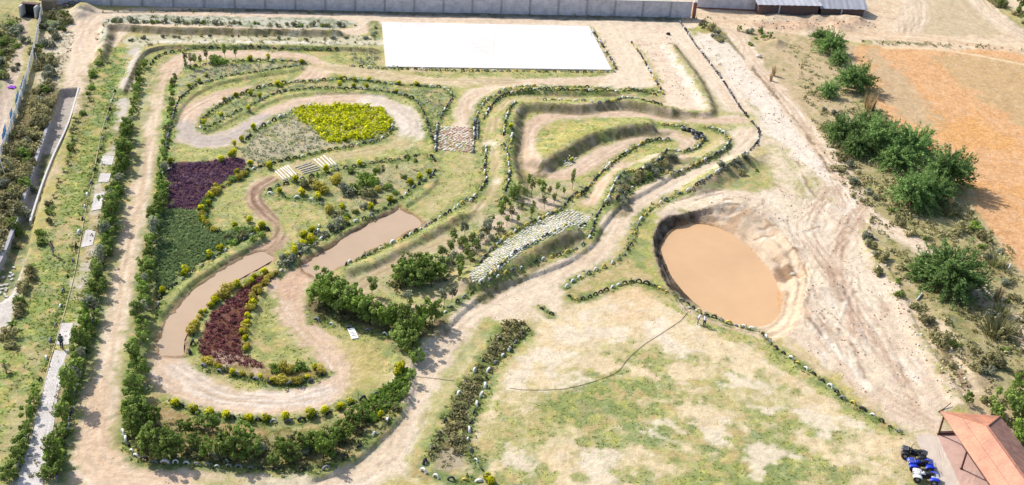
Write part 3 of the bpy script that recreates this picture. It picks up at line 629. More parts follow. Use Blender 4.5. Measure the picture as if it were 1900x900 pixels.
class MB:
    def __init__(s): s.v = []; s.f = []; s.m = []
    def addp(s, vs_, fs, mi=0):
        n = len(s.v); s.v += [tuple(q) for q in vs_]
        for f in fs: s.f.append(tuple(i + n for i in f)); s.m.append(mi)
    def box(s, c, d, rz=0, mi=0, rx=0, ry=0, taper=1.0, bev=0.0):
        R = mathutils.Euler((rx, ry, rz)).to_matrix(); c = mathutils.Vector(c)
        if bev > 0:
            prof = []
            hx, hy, hz = d[0] / 2, d[1] / 2, d[2] / 2; b_ = min(bev, hx * .9, hy * .9, hz * .9)
            rings = [(-hz, b_), (-hz + b_, 0), (hz - b_, 0), (hz, b_)]
            vs_ = []
            for z, ins in rings:
                tx = taper if z > 0 else 1
                X_, Y_ = (hx - ins) * tx, (hy - ins) * tx; k = b_ * .6
                for p in ((-X_ + k, -Y_), (X_ - k, -Y_), (X_, -Y_ + k), (X_, Y_ - k), (X_ - k, Y_), (-X_ + k, Y_), (-X_, Y_ - k), (-X_, -Y_ + k)):
                    vs_.append(c + R @ mathutils.Vector((p[0], p[1], z)))
            fs = [tuple(range(7, -1, -1)), tuple(range(24, 32))]
            for r in range(3):
                for i in range(8): j = (i + 1) % 8; fs.append((r * 8 + i, r * 8 + j, r * 8 + 8 + j, r * 8 + 8 + i))
            s.addp(vs_, fs, mi); return
        vs_ = []
        for z in (-.5, .5):
            k = taper if z > 0 else 1
            for x, y in ((-.5, -.5), (.5, -.5), (.5, .5), (-.5, .5)):
                vs_.append(c + R @ mathutils.Vector((x * d[0] * k, y * d[1] * k, z * d[2])))
        s.addp(vs_, [(3, 2, 1, 0), (4, 5, 6, 7), (0, 1, 5, 4), (1, 2, 6, 5), (2, 3, 7, 6), (3, 0, 4, 7)], mi)
    def tube(s, pts, rad, n=6, mi=0, cap=True):
        pts = [mathutils.Vector(p) for p in pts]; rads = rad if hasattr(rad, '__len__') else [rad] * len(pts)
        n0 = len(s.v); V_ = []
        for i, p in enumerate(pts):
            d = (pts[min(i + 1, len(pts) - 1)] - pts[max(i - 1, 0)]); d = d.normalized() if d.length else mathutils.Vector((0, 0, 1))
            a = d.cross(mathutils.Vector((0, 0, 1))) if abs(d.z) < .95 else d.cross(mathutils.Vector((1, 0, 0))); a.normalize(); b_ = d.cross(a)
            for k in range(n): t_ = 2 * pi * k / n; V_.append(p + (a * cos(t_) + b_ * sin(t_)) * rads[i])
        fs = []
        for i in range(len(pts) - 1):
            for k in range(n): j = (k + 1) % n; fs.append((i * n + k, i * n + j, i * n + n + j, i * n + n + k))
        if cap: fs += [tuple(range(n - 1, -1, -1)), tuple(range((len(pts) - 1) * n, len(pts) * n))]
        s.addp(V_, fs, mi)
    def ball(s, c, r, n=8, m_=6, mi=0, sc=(1, 1, 1), jit=0.0):
        V_ = []; fs = []
        for i in range(m_ + 1):
            ph = pi * i / m_
            for k in range(n):
                t_ = 2 * pi * k / n; q = r * (1 + random.uniform(-jit, jit))
                V_.append((c[0] + q * sin(ph) * cos(t_) * sc[0], c[1] + q * sin(ph) * sin(t_) * sc[1], c[2] + q * cos(ph) * sc[2]))
        for i in range(m_):
            for k in range(n): j = (k + 1) % n; fs.append((i * n + k, (i + 1) * n + k, (i + 1) * n + j, i * n + j))
        s.addp(V_, fs, mi)
    def lathe(s, prof, axis='x', n=16, c=(0, 0, 0), mi=0, closed=True):
        V_ = []; fs = []; k = len(prof)
        for i in range(n):
            t_ = 2 * pi * i / n
            for a, r in prof:
                p = {'x': (a, r * cos(t_), r * sin(t_)), 'y': (r * cos(t_), a, r * sin(t_)), 'z': (r * cos(t_), r * sin(t_), a)}[axis]
                V_.append((p[0] + c[0], p[1] + c[1], p[2] + c[2]))
        for i in range(n):
            j = (i + 1) % n
            for q in range(k if closed else k - 1):
                p = (q + 1) % k; fs.append((i * k + q, i * k + p, j * k + p, j * k + q))
        s.addp(V_, fs, mi)
    def mesh(s, name, mats, smooth_=False):
        me = bpy.data.meshes.new(name); me.from_pydata(s.v, [], s.f)
        for q in (mats if isinstance(mats, (list, tuple)) else [mats]): me.materials.append(q)
        me.polygons.foreach_set('material_index', s.m); me.polygons.foreach_set('use_smooth', [smooth_] * len(s.f)); me.update(); return me
    def obj(s, name, mats, parent=None, smooth_=False, loc=(0, 0, 0)):
        return add(name, s.mesh(name, mats, smooth_), parent, loc)

def solid(name, rgb, rough=.85, var=.18, scale=4.0, metal=0.0, spec=.3, bump=.0, coord='Object', direct=False):
    mt, t, b = new_mat(name); c = t.nodes.new('ShaderNodeRGB')
    a = alb(rgb) if not direct else rgb
    c.outputs[0].default_value = (*[float(q) for q in a], 1)
    s, f = noise_mul(t, c.outputs[0], scale, 1 - var, 1 + var, 4, coord)
    t.links.new(s, b.inputs['Base Color']); b.inputs['Roughness'].default_value = rough; b.inputs['Metallic'].default_value = metal
    b.inputs['Specular IOR Level'].default_value = spec
    if bump:
        bp = t.nodes.new('ShaderNodeBump'); bp.inputs['Strength'].default_value = bump; bp.inputs['Distance'].default_value = .03
        t.links.new(f, bp.inputs['Height']); t.links.new(bp.outputs[0], b.inputs['Normal'])
    return mt
def leafmat(name, rgb, rgb2=None, trans=.35):
    """leaf colour by the leaf's own tint; thin leaves let some light through"""
    mt = bpy.data.materials.new(name); mt.use_nodes = True; t = mt.node_tree; t.nodes.clear()
    out = t.nodes.new('ShaderNodeOutputMaterial')
    at = t.nodes.new('ShaderNodeAttribute'); at.attribute_name = 'Col'
    sep = t.nodes.new('ShaderNodeSeparateColor'); t.links.new(at.outputs['Color'], sep.inputs[0])
    mx = t.nodes.new('ShaderNodeMix'); mx.data_type = 'RGBA'
    mx.inputs[6].default_value = (*rgb, 1); mx.inputs[7].default_value = (*(rgb2 or rgb), 1)
    t.links.new(sep.outputs[1], mx.inputs[0])
    oi = t.nodes.new('ShaderNodeObjectInfo'); mr = t.nodes.new('ShaderNodeMapRange')
    mr.inputs[3].default_value = .68; mr.inputs[4].default_value = 1.3; t.links.new(oi.outputs['Random'], mr.inputs[0])
    mu = t.nodes.new('ShaderNodeMath'); mu.operation = 'MULTIPLY'; t.links.new(sep.outputs[0], mu.inputs[0]); t.links.new(mr.outputs[0], mu.inputs[1])
    sc = t.nodes.new('ShaderNodeVectorMath'); sc.operation = 'SCALE'
    t.links.new(mx.outputs[2], sc.inputs[0]); t.links.new(mu.outputs[0], sc.inputs['Scale'])
    d = t.nodes.new('ShaderNodeBsdfDiffuse'); tr = t.nodes.new('ShaderNodeBsdfTranslucent'); ms = t.nodes.new('ShaderNodeMixShader'); ms.inputs[0].default_value = trans
    t.links.new(sc.outputs[0], d.inputs[0]); t.links.new(sc.outputs[0], tr.inputs[0])
    t.links.new(d.outputs[0], ms.inputs[1]); t.links.new(tr.outputs[0], ms.inputs[2]); t.links.new(ms.outputs[0], out.inputs[0]); return mt

def leaves(cent, nrm, size, long=1.4, droop=None, seed=1, hue=None):
    """quads (kite shaped) at given centres; returns vertices, faces, colours"""
    r = np.random.default_rng(seed); n = len(cent)
    nrm = nrm + r.normal(0, .55, (n, 3)); nrm /= np.linalg.norm(nrm, axis=1, keepdims=True) + 1e-9
    a = np.cross(nrm, r.normal(0, 1, (n, 3)) if droop is None else droop); a /= np.linalg.norm(a, axis=1, keepdims=True) + 1e-9
    b = np.cross(nrm, a)
    if droop is not None: a, b = b, a
    s = (size * r.uniform(.6, 1.3, n))[:, None] if np.isscalar(size) else size[:, None]
    V_ = np.stack([cent - a * s * long * .5, cent + b * s * .5 - a * s * .1, cent + a * s * long * .5, cent - b * s * .5 - a * s * .1], 1).reshape(-1, 3)
    F_ = np.arange(4 * n).reshape(n, 4)
    tint = r.uniform(.6, 1.35, n); h = r.uniform(0, 1, n) if hue is None else hue
    col = np.repeat(np.stack([tint, h, r.uniform(0, 1, n)], 1), 4, 0)
    return V_, F_, col
def crown(blobs, n, size, seed=1, long=1.4, up=.3, gap=.42, flat=1.0, hue_top=False):
    """leaves gathered through a set of overlapping lobes, with holes"""
    r = np.random.default_rng(seed); B = np.array(blobs, float)
    wgt = B[:, 3] ** 2; k = r.choice(len(B), n * 2, p=wgt / wgt.sum())
    d = r.normal(0, 1, (n * 2, 3)); d /= np.linalg.norm(d, axis=1, keepdims=True)
    rad = B[k, 3] * (.45 + .6 * r.uniform(0, 1, n * 2) ** .5) * (.85 + .3 * fbm(d[:, 0] * 3 + k, d[:, 1] * 3 + d[:, 2] * 2, 1, 2, seed))
    c = B[k, :3] + d * rad[:, None] * np.array([1, 1, flat])
    keep = fbm(c[:, 0] + 50, c[:, 1] * .7 + c[:, 2] + 50, B[:, 3].mean() * .55, 2, seed + 5) > gap
    c = c[keep][:n]; d = d[keep][:n]; c[:, 2] = np.maximum(c[:, 2], .05)
    h = None
    if hue_top:
        z0, z1 = c[:, 2].min(), c[:, 2].max(); h = np.clip((c[:, 2] - z0) / (z1 - z0) * 1.6 - .25 + r.normal(0, .12, len(c)), 0, 1)
    return leaves(c, d + np.array([0, 0, up]), size, long, seed=seed, hue=h)
def lmesh(name, parts, mat):
    V_, F_, C_ = [], [], []; o = 0
    for v, f, c in parts: V_.append(v); F_.append(f + o); C_.append(c); o += len(v)
    return mesh_from(name, np.concatenate(V_), np.concatenate(F_), [mat], np.concatenate(C_), smooth_=False)

M = dict(
 bark=solid('bark', (120, 96, 74), .95, .3, 6), darkbark=solid('dark_bark', (86, 66, 52), .95, .3, 6),
 rubber=solid('black_rubber', (0.035, .035, .038), .75, .4, 5, direct=True), greyrub=solid('dusty_grey_rubber', (.22, .225, .235), .85, .35, 4, direct=True),
 white=solid('white_paint', (.74, .73, .70), .6, .25, 6, direct=True), yellow=solid('yellow_paint', (.56, .42, .09), .6, .3, 5, direct=True),
 concrete=solid('grey_concrete', (.55, .53, .57), .9, .22, .9, direct=True, bump=.2), pierc=solid('dark_grey_concrete', (.34, .33, .36), .9, .2, 1.5, direct=True), concl=solid('pale_concrete', (.55, .53, .5), .9, .15, 1.2, direct=True),
 brick=solid('red_brick', (.26, .10, .07), .9, .35, 5, direct=True), dbrick=solid('dark_brick', (.14, .09, .08), .9, .4, 3, direct=True),
 steel=solid('rusty_steel', (.10, .045, .035), .6, .3, 6, direct=True), black=solid('black_plastic', (.02, .02, .022), .45, .2, 6, direct=True),
 blue=solid('blue_plastic', (.02, .05, .50), .35, .15, 5, direct=True), wplas=solid('white_plastic', (.8, .8, .8), .35, .05, 5, direct=True),
 metal=solid('grey_metal', (.35, .35, .36), .45, .2, 5, metal=.6, direct=True), skin=solid('brown_skin', (.22, .11, .06), .6, .1, 8, direct=True),
 logw=solid('whitewashed_wood', (.66, .62, .54), .8, .25, 3, direct=True), purple=solid('purple_cloth', (.20, .03, .42), .8, .15, 3, direct=True),
 bluecl=solid('light_blue_cloth', (.10, .38, .75), .7, .2, 1.5, direct=True), stone=solid('pale_stone', (.62, .58, .50), .9, .3, 2.2, direct=True),
 edging=solid('pale_wood', (204, 190, 150), .9, .25, 2), hose=solid('dusty_hose', (.16, .14, .12), .8, .2, 3, direct=True), paleg=solid('grey_stone', (.50, .50, .44), .9, .3, 2.2, direct=True),
 redstone=solid('pink_stone', (.50, .33, .28), .9, .35, 2.5, direct=True),
)
LM = dict(
 green=leafmat('green_leaves', (.135, .22, .05), (.36, .44, .12)),
 bright=leafmat('bright_green_leaves', (.15, .26, .045), (.34, .45, .10)),
 yel=leafmat('yellow_green_leaves', (.13, .22, .03), (.66, .62, .03)),
 olive=leafmat('olive_leaves', (.18, .19, .075), (.36, .34, .17)),
 feather=leafmat('feathery_leaves', (.14, .26, .07), (.32, .45, .16)),
 maroon=leafmat('maroon_leaves', (.12, .04, .045), (.23, .095, .095), .25),
 purple=leafmat('purple_leaves', (.14, .07, .13), (.26, .15, .22), .25),
 ybed=leafmat('yellow_leaves', (.30, .36, .02), (.74, .71, .03)),
 grass=leafmat('grass_blades', (.10, .15, .035), (.33, .32, .14)),
 rim=leafmat('rim_grass', (.15, .21, .06), (.36, .40, .14)),
 dgrass=leafmat('deep_green_grass', (.26, .38, .16), (.44, .54, .25)),
 dry=leafmat('dry_brush', (.26, .24, .11), (.50, .46, .24)),
 pale=leafmat('grey_green_leaves', (.20, .23, .14), (.42, .43, .32)),
 golden=leafmat('golden_green_leaves', (.38, .36, .06), (.62, .50, .11)),
 straw=leafmat('straw', (.42, .30, .16), (.62, .48, .28)),
)
ORD = lambda n: '%d%s' % (n, 'th' if 10 <= n % 100 <= 20 else {1: 'st', 2: 'nd', 3: 'rd'}.get(n % 10, 'th'))
def resample(p, step, jit=.08):
    p = np.asarray(p); seg = np.linalg.norm(np.diff(p, axis=0), axis=1); cum = np.r_[0, np.cumsum(seg)]
    n = max(1, int(round(cum[-1] / step))); out = []
    for i in range(n + 1):
        s = min(max(cum[-1] * i / n + random.uniform(-jit, jit) * step, 0), cum[-1]); k = min(np.searchsorted(cum, s, 'right') - 1, len(seg) - 1)
        t = (s - cum[k]) / max(seg[k], 1e-6); q = p[k] * (1 - t) + p[k + 1] * t; d = p[k + 1] - p[k]
        out.append((q[0], q[1], math.atan2(d[1], d[0])))
    return out
# ---------------------------------------------------------------- water, slab, paving
def water(name, pts, z, col, rough=.25):
    p = smooth(PL(pts, z), True, 3)
    c = p.mean(0); p2 = c + (p - c) * (1 + 1.2 / np.linalg.norm(p - c, axis=1, keepdims=True))
    bmv = [(x, y, z) for x, y in p2]
    me = bpy.data.meshes.new(name); me.from_pydata(bmv, [], [tuple(range(len(bmv)))])
    mt, t, b = new_mat(name + '_surface'); cc = t.nodes.new('ShaderNodeRGB'); cc.outputs[0].default_value = (*[float(v) for v in alb(col)], 1)
    s, f = noise_mul(t, cc.outputs[0], .10, .90, 1.05, 4)
    t.links.new(s, b.inputs['Base Color']); b.inputs['Roughness'].default_value = rough; b.inputs['Specular IOR Level'].default_value = .25
    nz = t.nodes.new('ShaderNodeTexNoise'); nz.inputs['Scale'].default_value = 3; tc = t.nodes.new('ShaderNodeTexCoord'); t.links.new(tc.outputs['Object'], nz.inputs['Vector'])
    bp = t.nodes.new('ShaderNodeBump'); bp.inputs['Strength'].default_value = .04; bp.inputs['Distance'].default_value = .05; t.links.new(nz.outputs[0], bp.inputs['Height']); t.links.new(bp.outputs[0], b.inputs['Normal'])
    me.materials.append(mt); o = add(name, me); o['kind'] = 'structure'; return o
water('pit_water', PIT_WATER, PIT_Z + .12, (231, 188, 141))
water('left_pond_water', POND_L, -.12, (208, 180, 150))
water('middle_pond_water', POND_M, -.14, (207, 178, 148))

# white court
cp = PL([(708,42),(1093,50),(1135,131),(716,125)])
mb = MB(); zc = .16
sh = sdist(X, Y, cp)
mb.addp([(x, y, zc) for x, y in cp] + [(x, y, -.3) for x, y in cp], [(3, 2, 1, 0), (0, 1, 5, 4), (1, 2, 6, 5), (2, 3, 7, 6), (3, 0, 4, 7)])
mt, t, b = new_mat('court_concrete'); cc = t.nodes.new('ShaderNodeRGB'); cc.outputs[0].default_value = (.70, .665, .63, 1)
s, f = noise_mul(t, cc.outputs[0], .10, .84, 1.04, 5); s, f = noise_mul(t, s, 1.3, .92, 1.04, 5)
tc = t.nodes.new('ShaderNodeTexCoord'); br = t.nodes.new('ShaderNodeTexBrick'); br.inputs['Scale'].default_value = 1; br.offset = 0
br.inputs['Brick Width'].default_value = 5.5; br.inputs['Row Height'].default_value = 5.5; br.inputs['Mortar Size'].default_value = .03
br.inputs['Color1'].default_value = (1, 1, 1, 1); br.inputs['Color2'].default_value = (.97, .965, .96, 1); br.inputs['Mortar'].default_value = (.86, .83, .80, 1)
t.links.new(tc.outputs['Object'], br.inputs['Vector'])
mx = t.nodes.new('ShaderNodeVectorMath'); mx.operation = 'MULTIPLY'; t.links.new(s, mx.inputs[0]); t.links.new(br.outputs[0], mx.inputs[1]); t.links.new(mx.outputs[0], b.inputs['Base Color']); b.inputs['Roughness'].default_value = .9
court = mb.obj('court_slab', mt); court['kind'] = 'structure'

# stones set in the ground: the red pad and the pale cobbled ramp
def cobbles(name, poly_px, size, mat, keep=1.0, lab=None, lift=0.02, seed=3):
    p = PGL(poly_px); r = np.random.default_rng(seed); x0, x1, y0, y1 = box_of(p, 0); mb = MB(); s = size
    ys = np.arange(y0, y1, s * .92)
    for j, yy in enumerate(ys):
        for xx in np.arange(x0 + (j % 2) * s / 2, x1, s):
            x = xx + r.uniform(-.2, .2) * s; y = yy + r.uniform(-.2, .2) * s
            if r.random() > keep or not inside(np.array([x]), np.array([y]), p)[0]: continue
            z = h1(x, y) + lift; n = 7; a0 = r.uniform(0, 6); rr = s * r.uniform(.36, .52); hh = rr * r.uniform(.35, .6)
            ring = [(x + rr * cos(a0 + k * 2 * pi / n) * r.uniform(.85, 1.1), y + rr * sin(a0 + k * 2 * pi / n) * r.uniform(.85, 1.1)) for k in range(n)]
            vs_ = [(a, b2, z - .12) for a, b2 in ring] + [(x + (a - x) * .72, y + (b2 - y) * .72, z + hh * r.uniform(.7, 1)) for a, b2 in ring]
            mb.addp(vs_, [(k, (k + 1) % n, n + (k + 1) % n, n + k) for k in range(n)] + [tuple(range(n, 2 * n))], int(r.random() < .4))
    return mb.obj(name, [mat, M['stone'] if mat is M['redstone'] else M['paleg']])
o = cobbles('red_stone_paving', [(815,234),(876,236),(878,284),(812,280)], .52, M['redstone']); o['kind'] = 'structure'
o = cobbles('cobble_ramp', [(868,520),(880,500),(905,478),(940,446),(985,418),(1030,397),(1060,388),(1095,402),(1088,418),(1045,430),(1000,449),(962,472),(935,494),(905,520),(885,527)], .43, M['stone']); o['kind'] = 'structure'
o = cobbles('loose_stones', [(1045,296),(1068,286),(1070,300),(1050,312)], .4, M['stone'], .7); o['kind'] = 'stuff'

# long boundary wall: panels between piers, pale coping on the far run, brick end pier
def wall_run(pts_px, H, name, label, bay=5.2, coping_from=.55, thick=.24):
    p = [P0(*q) for q in pts_px]; a, b_ = p[0], p[-1]; L = np.linalg.norm(b_ - a); d = (b_ - a) / L; nrm_ = np.array([d[1], -d[0]]); rz = math.atan2(d[1], d[0])
    if nrm_[1] > 0: nrm_ = -nrm_
    root = tag(empty(name, (*a, 0), rz), label, 'wall')
    n = int(L // bay)
    for i in range(n + 1):
        x0 = i * bay; x1 = min(L, x0 + bay)
        if x1 - x0 < .3: break
        mb = MB()
        for k in range(5):
            hh = H / 5; mb.box(((x0 + x1) / 2, 0, hh * (k + .5)), (x1 - x0 - .02, thick - (.02 if k % 2 else 0.0), hh - .012))
        mb.obj('wall_panel', M['concrete'], root)
        mb = MB(); mb.box((x0, -.0, H / 2 - .1), (.34, thick + .22, H + .1), bev=.02); mb.box((x0, 0, H + .0), (.42, thick + .3, .08)); mb.obj('pier', M['pierc'], root)
    x0 = L * coping_from; mb = MB(); mb.box(((x0 + L) / 2, 0, H + .08), (L - x0, thick + .16, .07)); mb.obj('coping', M['concl'], root)
    mb = MB(); mb.box((L * coping_from / 2, 0, H + .06), (L * coping_from - .3, thick + .06, .06)); mb.obj('coping', M['concrete'], root)
    return root, p, d, rz, L
wr, wp, wd_, wrz, wL = wall_run([(90, 8), (1281, 33)], 3.0, 'boundary_wall', 'long grey concrete panel wall with piers along the far side of the track')
q = P0(1283, 33)
root = tag(empty('gate_pier', (*q, 0), wrz), 'red brick pier with a white cap ending the long grey wall', 'pier')
mb = MB(); mb.box((.35, 0, 1.5), (.55, .6, 3.0)); mb.obj('shaft', M['brick'], root)
mb = MB(); mb.box((.35, 0, 3.05), (.75, .8, .12), bev=.02); mb.box((.35, 0, 3.2), (.4, .45, .18), taper=.5); mb.obj('cap', M['concl'], root)

# far sheds
roofm = solid('grey_sheet_roof', (.42, .42, .45), .6, .12, .6, direct=True)
def shed(name, label, pa, pb, wallh, depth, rise, wallm, over=.5, post=True):
    a, b_ = P0(*pa), P0(*pb); L = np.linalg.norm(b_ - a); rz = math.atan2(b_[1] - a[1], b_[0] - a[0])
    root = tag(empty(name, (*a, 0), rz), label, 'building')
    mb = MB(); mb.box((L / 2, .1, wallh / 2), (L, .2, wallh)); mb.box((L / 2, depth, wallh / 2), (L, .2, wallh)); mb.box((.1, depth / 2, wallh / 2), (.2, depth - .22, wallh)); mb.box((L - .1, depth / 2, wallh / 2), (.2, depth - .22, wallh)); mb.obj('wall', wallm, root)
    mb = MB(); n = int(L / .5); ed = []
    for i in range(n + 1):
        x = -over + (L + 2 * over) * i / n; zz = wallh + .06 + (.05 if i % 2 else 0)
        ed.append((x, -over - .1 * (i % 3 == 0), zz)); ed.append((x, depth * .5, zz + rise)); ed.append((x, depth + over, zz))
    fs = []
    for i in range(n): fs += [(3 * i, 3 * i + 3, 3 * i + 4, 3 * i + 1), (3 * i + 1, 3 * i + 4, 3 * i + 5, 3 * i + 2)]
    mb.addp(ed, fs); mb.addp([(x, y, z - .05) for x, y, z in ed], [f[::-1] for f in fs]); mb.obj('roof', roofm, root)
    if post:
        k = 1
        for i in range(1, int(L / 4)):
            mb = MB(); mb.box((i * 4, -.06, wallh / 2), (.25, .12, wallh)); mb.obj('pilaster', M['concrete'], root)
        for i in range(1, int(L / 7)):
            mb = MB(); mb.box((i * 7 - 2, -.02, wallh * .55), (1.0, .06, wallh * .5)); mb.obj('window', M['black'], root)
    return root
shed('long_shed', 'low dark brick shed with ragged pale-edged grey roof beyond the grey wall', (1406, 27), (1516, 29), 2.0, 9, .9, M['dbrick'])
shed('flat_shed', 'grey roofed brick shed with a pale fascia, the rightmost far building', (1522, 29), (1601, 31), 1.5, 6, 1.9, M['dbrick'])
a, b_ = P0(1292, 15), P0(1402, 20); L = np.linalg.norm(b_ - a); rz = math.atan2(b_[1] - a[1], b_[0] - a[0])
root = tag(empty('yard_wall', (*a, 0), rz), 'plain grey yard wall right of the brick pier, weeds along its foot', 'wall')
mb = MB()
for k in range(4): mb.box((L / 2, 0, .7 * k + .35), (L, .22 - .01 * (k % 2), .69))
mb.obj('wall_face', M['concrete'], root); mb = MB(); mb.box((L / 2, 0, 2.85), (L, .3, .08)); mb.obj('coping', M['concl'], root); mb = MB(); mb.box((L / 2, -.16, .12), (L, .1, .24)); mb.obj('plinth', M['brick'], root)

# white rail barrier with blue banners at far left
def fence():
    px = [(82,-8),(76,40),(66,90),(56,130),(50,152),(42,180),(33,210),(22,240),(14,265),(4,288),(-6,310)]
    P_ = [PG(*q) for q in px]; root = tag(empty('barrier_fence', tuple(P_[0])), 'white slatted barrier fence with light blue cloths at the far left edge', 'fence')
    base = mathutils.Vector(P_[0]); prev = None
    pr = [mathutils.Vector(p) - base for p in P_]
    for a, b_ in zip(pr[:-1], pr[1:]):
        d = b_ - a; n = max(1, int(d.length / 2.4)); 
        for i in range(n):
            u = a + d * (i / n); v = a + d * ((i + 1) / n)
            mb = MB(); mb.box(tuple(u + mathutils.Vector((0, 0, .75))), (.12, .12, 1.5), bev=.01); mb.obj('post', M['wplas'], root)
            mb = MB()
            for z in (.3, .62, .94, 1.26):
                c = (u + v) / 2; w_ = v - u
                mb.box((c.x, c.y, c.z + z), (w_.length, .05, .22), rz=math.atan2(w_.y, w_.x), ry=-math.asin(w_.z / w_.length))
            mb.obj('rail', M['concl'], root)
    for qx, qy in ((46,160),(42,172),(35,188),(33,198),(23,222),(11,252),(9,262)):
        c = mathutils.Vector(PG(qx, qy)) - base
        mb = MB(); n = 6; L_ = 2.3; dd = mathutils.Vector((P_[4] - P_[8])[:3]).normalized()
        vs_ = []
        for i in range(n + 1):
            for z in (1.38, .8, .12):
                o_ = dd.cross(mathutils.Vector((0, 0, 1))) * (-.06 - .03 * sin(i * 2.1)); vs_.append(c + dd * (L_ * (i / n - .5)) + o_ + mathutils.Vector((0, 0, z + .06 * sin(i * 3))))
        mb.addp(vs_, [(3 * i + k, 3 * i + 3 + k, 3 * i + 4 + k, 3 * i + 1 + k) for i in range(n) for k in (0, 1)]); mb.obj('blue_cloth', M['bluecl'], root)
fence()

# drain: stone curb on its right, sloping concrete side on its left, floor
def strip(name, pts_px, width, height, mat, label, cat, drop=0.0, flat=None):
    p = smooth(PGL(pts_px), n=3); mb = MB(); vs_ = []
    for i, q in enumerate(p):
        d = p[min(i + 1, len(p) - 1)] - p[max(i - 1, 0)]; d /= np.linalg.norm(d); nn = np.array([d[1], -d[0]]) * width / 2
        z = flat if flat is not None else max(h1(*q), h1(*(q + nn)), h1(*(q - nn))) * .5 + h1(*q) * .5
        for s_, zz in ((-1, -drop - .1), (-1, height), (1, height), (1, -drop - .1)): vs_.append((q[0] + nn[0] * s_, q[1] + nn[1] * s_, z + zz))
    k = len(p); fs = [(4 * i + j, 4 * i + 4 + j, 4 * i + 5 + j, 4 * i + 1 + j) for i in range(k - 1) for j in range(3)] + [(0, 1, 2, 3), (4 * k - 1, 4 * k - 2, 4 * k - 3, 4 * k - 4)]
    mb.addp(vs_, fs); return tag(mb.obj(name, mat), label, cat)
strip('drain_curb', [(146,163),(128,232),(101,300),(80,355),(58,425)], .22, .06, M['concl'], 'thin pale curb along the right side of the sunken drain', 'curb', .5, .02)
strip('drain_wall', [(92,228),(66,302),(38,390),(8,470),(-12,505)], .4, .12, M['pierc'], 'grey concrete wall along the left side of the sunken drain', 'wall', 1.4, .0)
strip('path_edging', [(215,165),(190,240),(178,300),(160,385),(140,500),(124,565),(108,620),(90,680),(70,760),(48,840),(28,905)], .08, .08, M['edging'], 'thin pale edging along the left side of the overgrown paved path', 'edging')
# paved path slab pieces, block paving
mt, t, b = new_mat('block_paving'); tc = t.nodes.new('ShaderNodeTexCoord'); br = t.nodes.new('ShaderNodeTexBrick')
br.inputs['Scale'].default_value = 1; br.inputs['Brick Width'].default_value = .32; br.inputs['Row Height'].default_value = .22; br.inputs['Mortar Size'].default_value = .02
br.inputs['Color1'].default_value = (.62, .58, .56, 1); br.inputs['Color2'].default_value = (.53, .49, .47, 1); br.inputs['Mortar'].default_value = (.36, .33, .30, 1)
t.links.new(tc.outputs['Object'], br.inputs['Vector']); s, f = noise_mul(t, br.outputs[0], .5, .85, 1.1, 4); t.links.new(s, b.inputs['Base Color']); b.inputs['Roughness'].default_value = .9
def paving(name, px, mat, lift=.03, dens=1):
    p = smooth(PGL(px), True, 4) if 'apron' in name else PGL(px); z = float(np.max(Hf(p[:, 0], p[:, 1]))) ; mb = MB()
    c = p.mean(0); zz = Hf(p[:, 0], p[:, 1]) + lift; n = len(p)
    k = 5; vs_ = []
    for r_ in range(k):
        f_ = 1 - r_ / k; q = c + (p - c) * f_; hz = Hf(q[:, 0], q[:, 1]) + lift + .02
        vs_ += [(q[i][0], q[i][1], hz[i]) for i in range(n)]
    vs_.append((c[0], c[1], h1(*c) + lift + .02)); fs = [(r_ * n + i, r_ * n + (i + 1) % n, (r_ + 1) * n + (i + 1) % n, (r_ + 1) * n + i) for r_ in range(k - 1) for i in range(n)]
    fs += [((k - 1) * n + i, (k - 1) * n + (i + 1) % n, k * n) for i in range(n)]
    mb.addp(vs_, fs); o = mb.obj(name, mat); o['kind'] = 'structure'; return o
for q in ([(102,650),(124,655),(118,700),(108,730),(100,790),(88,850),(78,910),(28,910),(46,850),(62,800),(75,740),(88,690)], [(112,600),(136,600),(128,640),(104,640)], [(160,425),(178,430),(172,455),(150,460)],
          [(176,360),(194,358),(188,388),(168,392)], [(186,322),(206,322),(202,338),(182,338)], [(190,290),(212,290),(208,306),(186,306)]):
    paving('paved_path', q, mt)

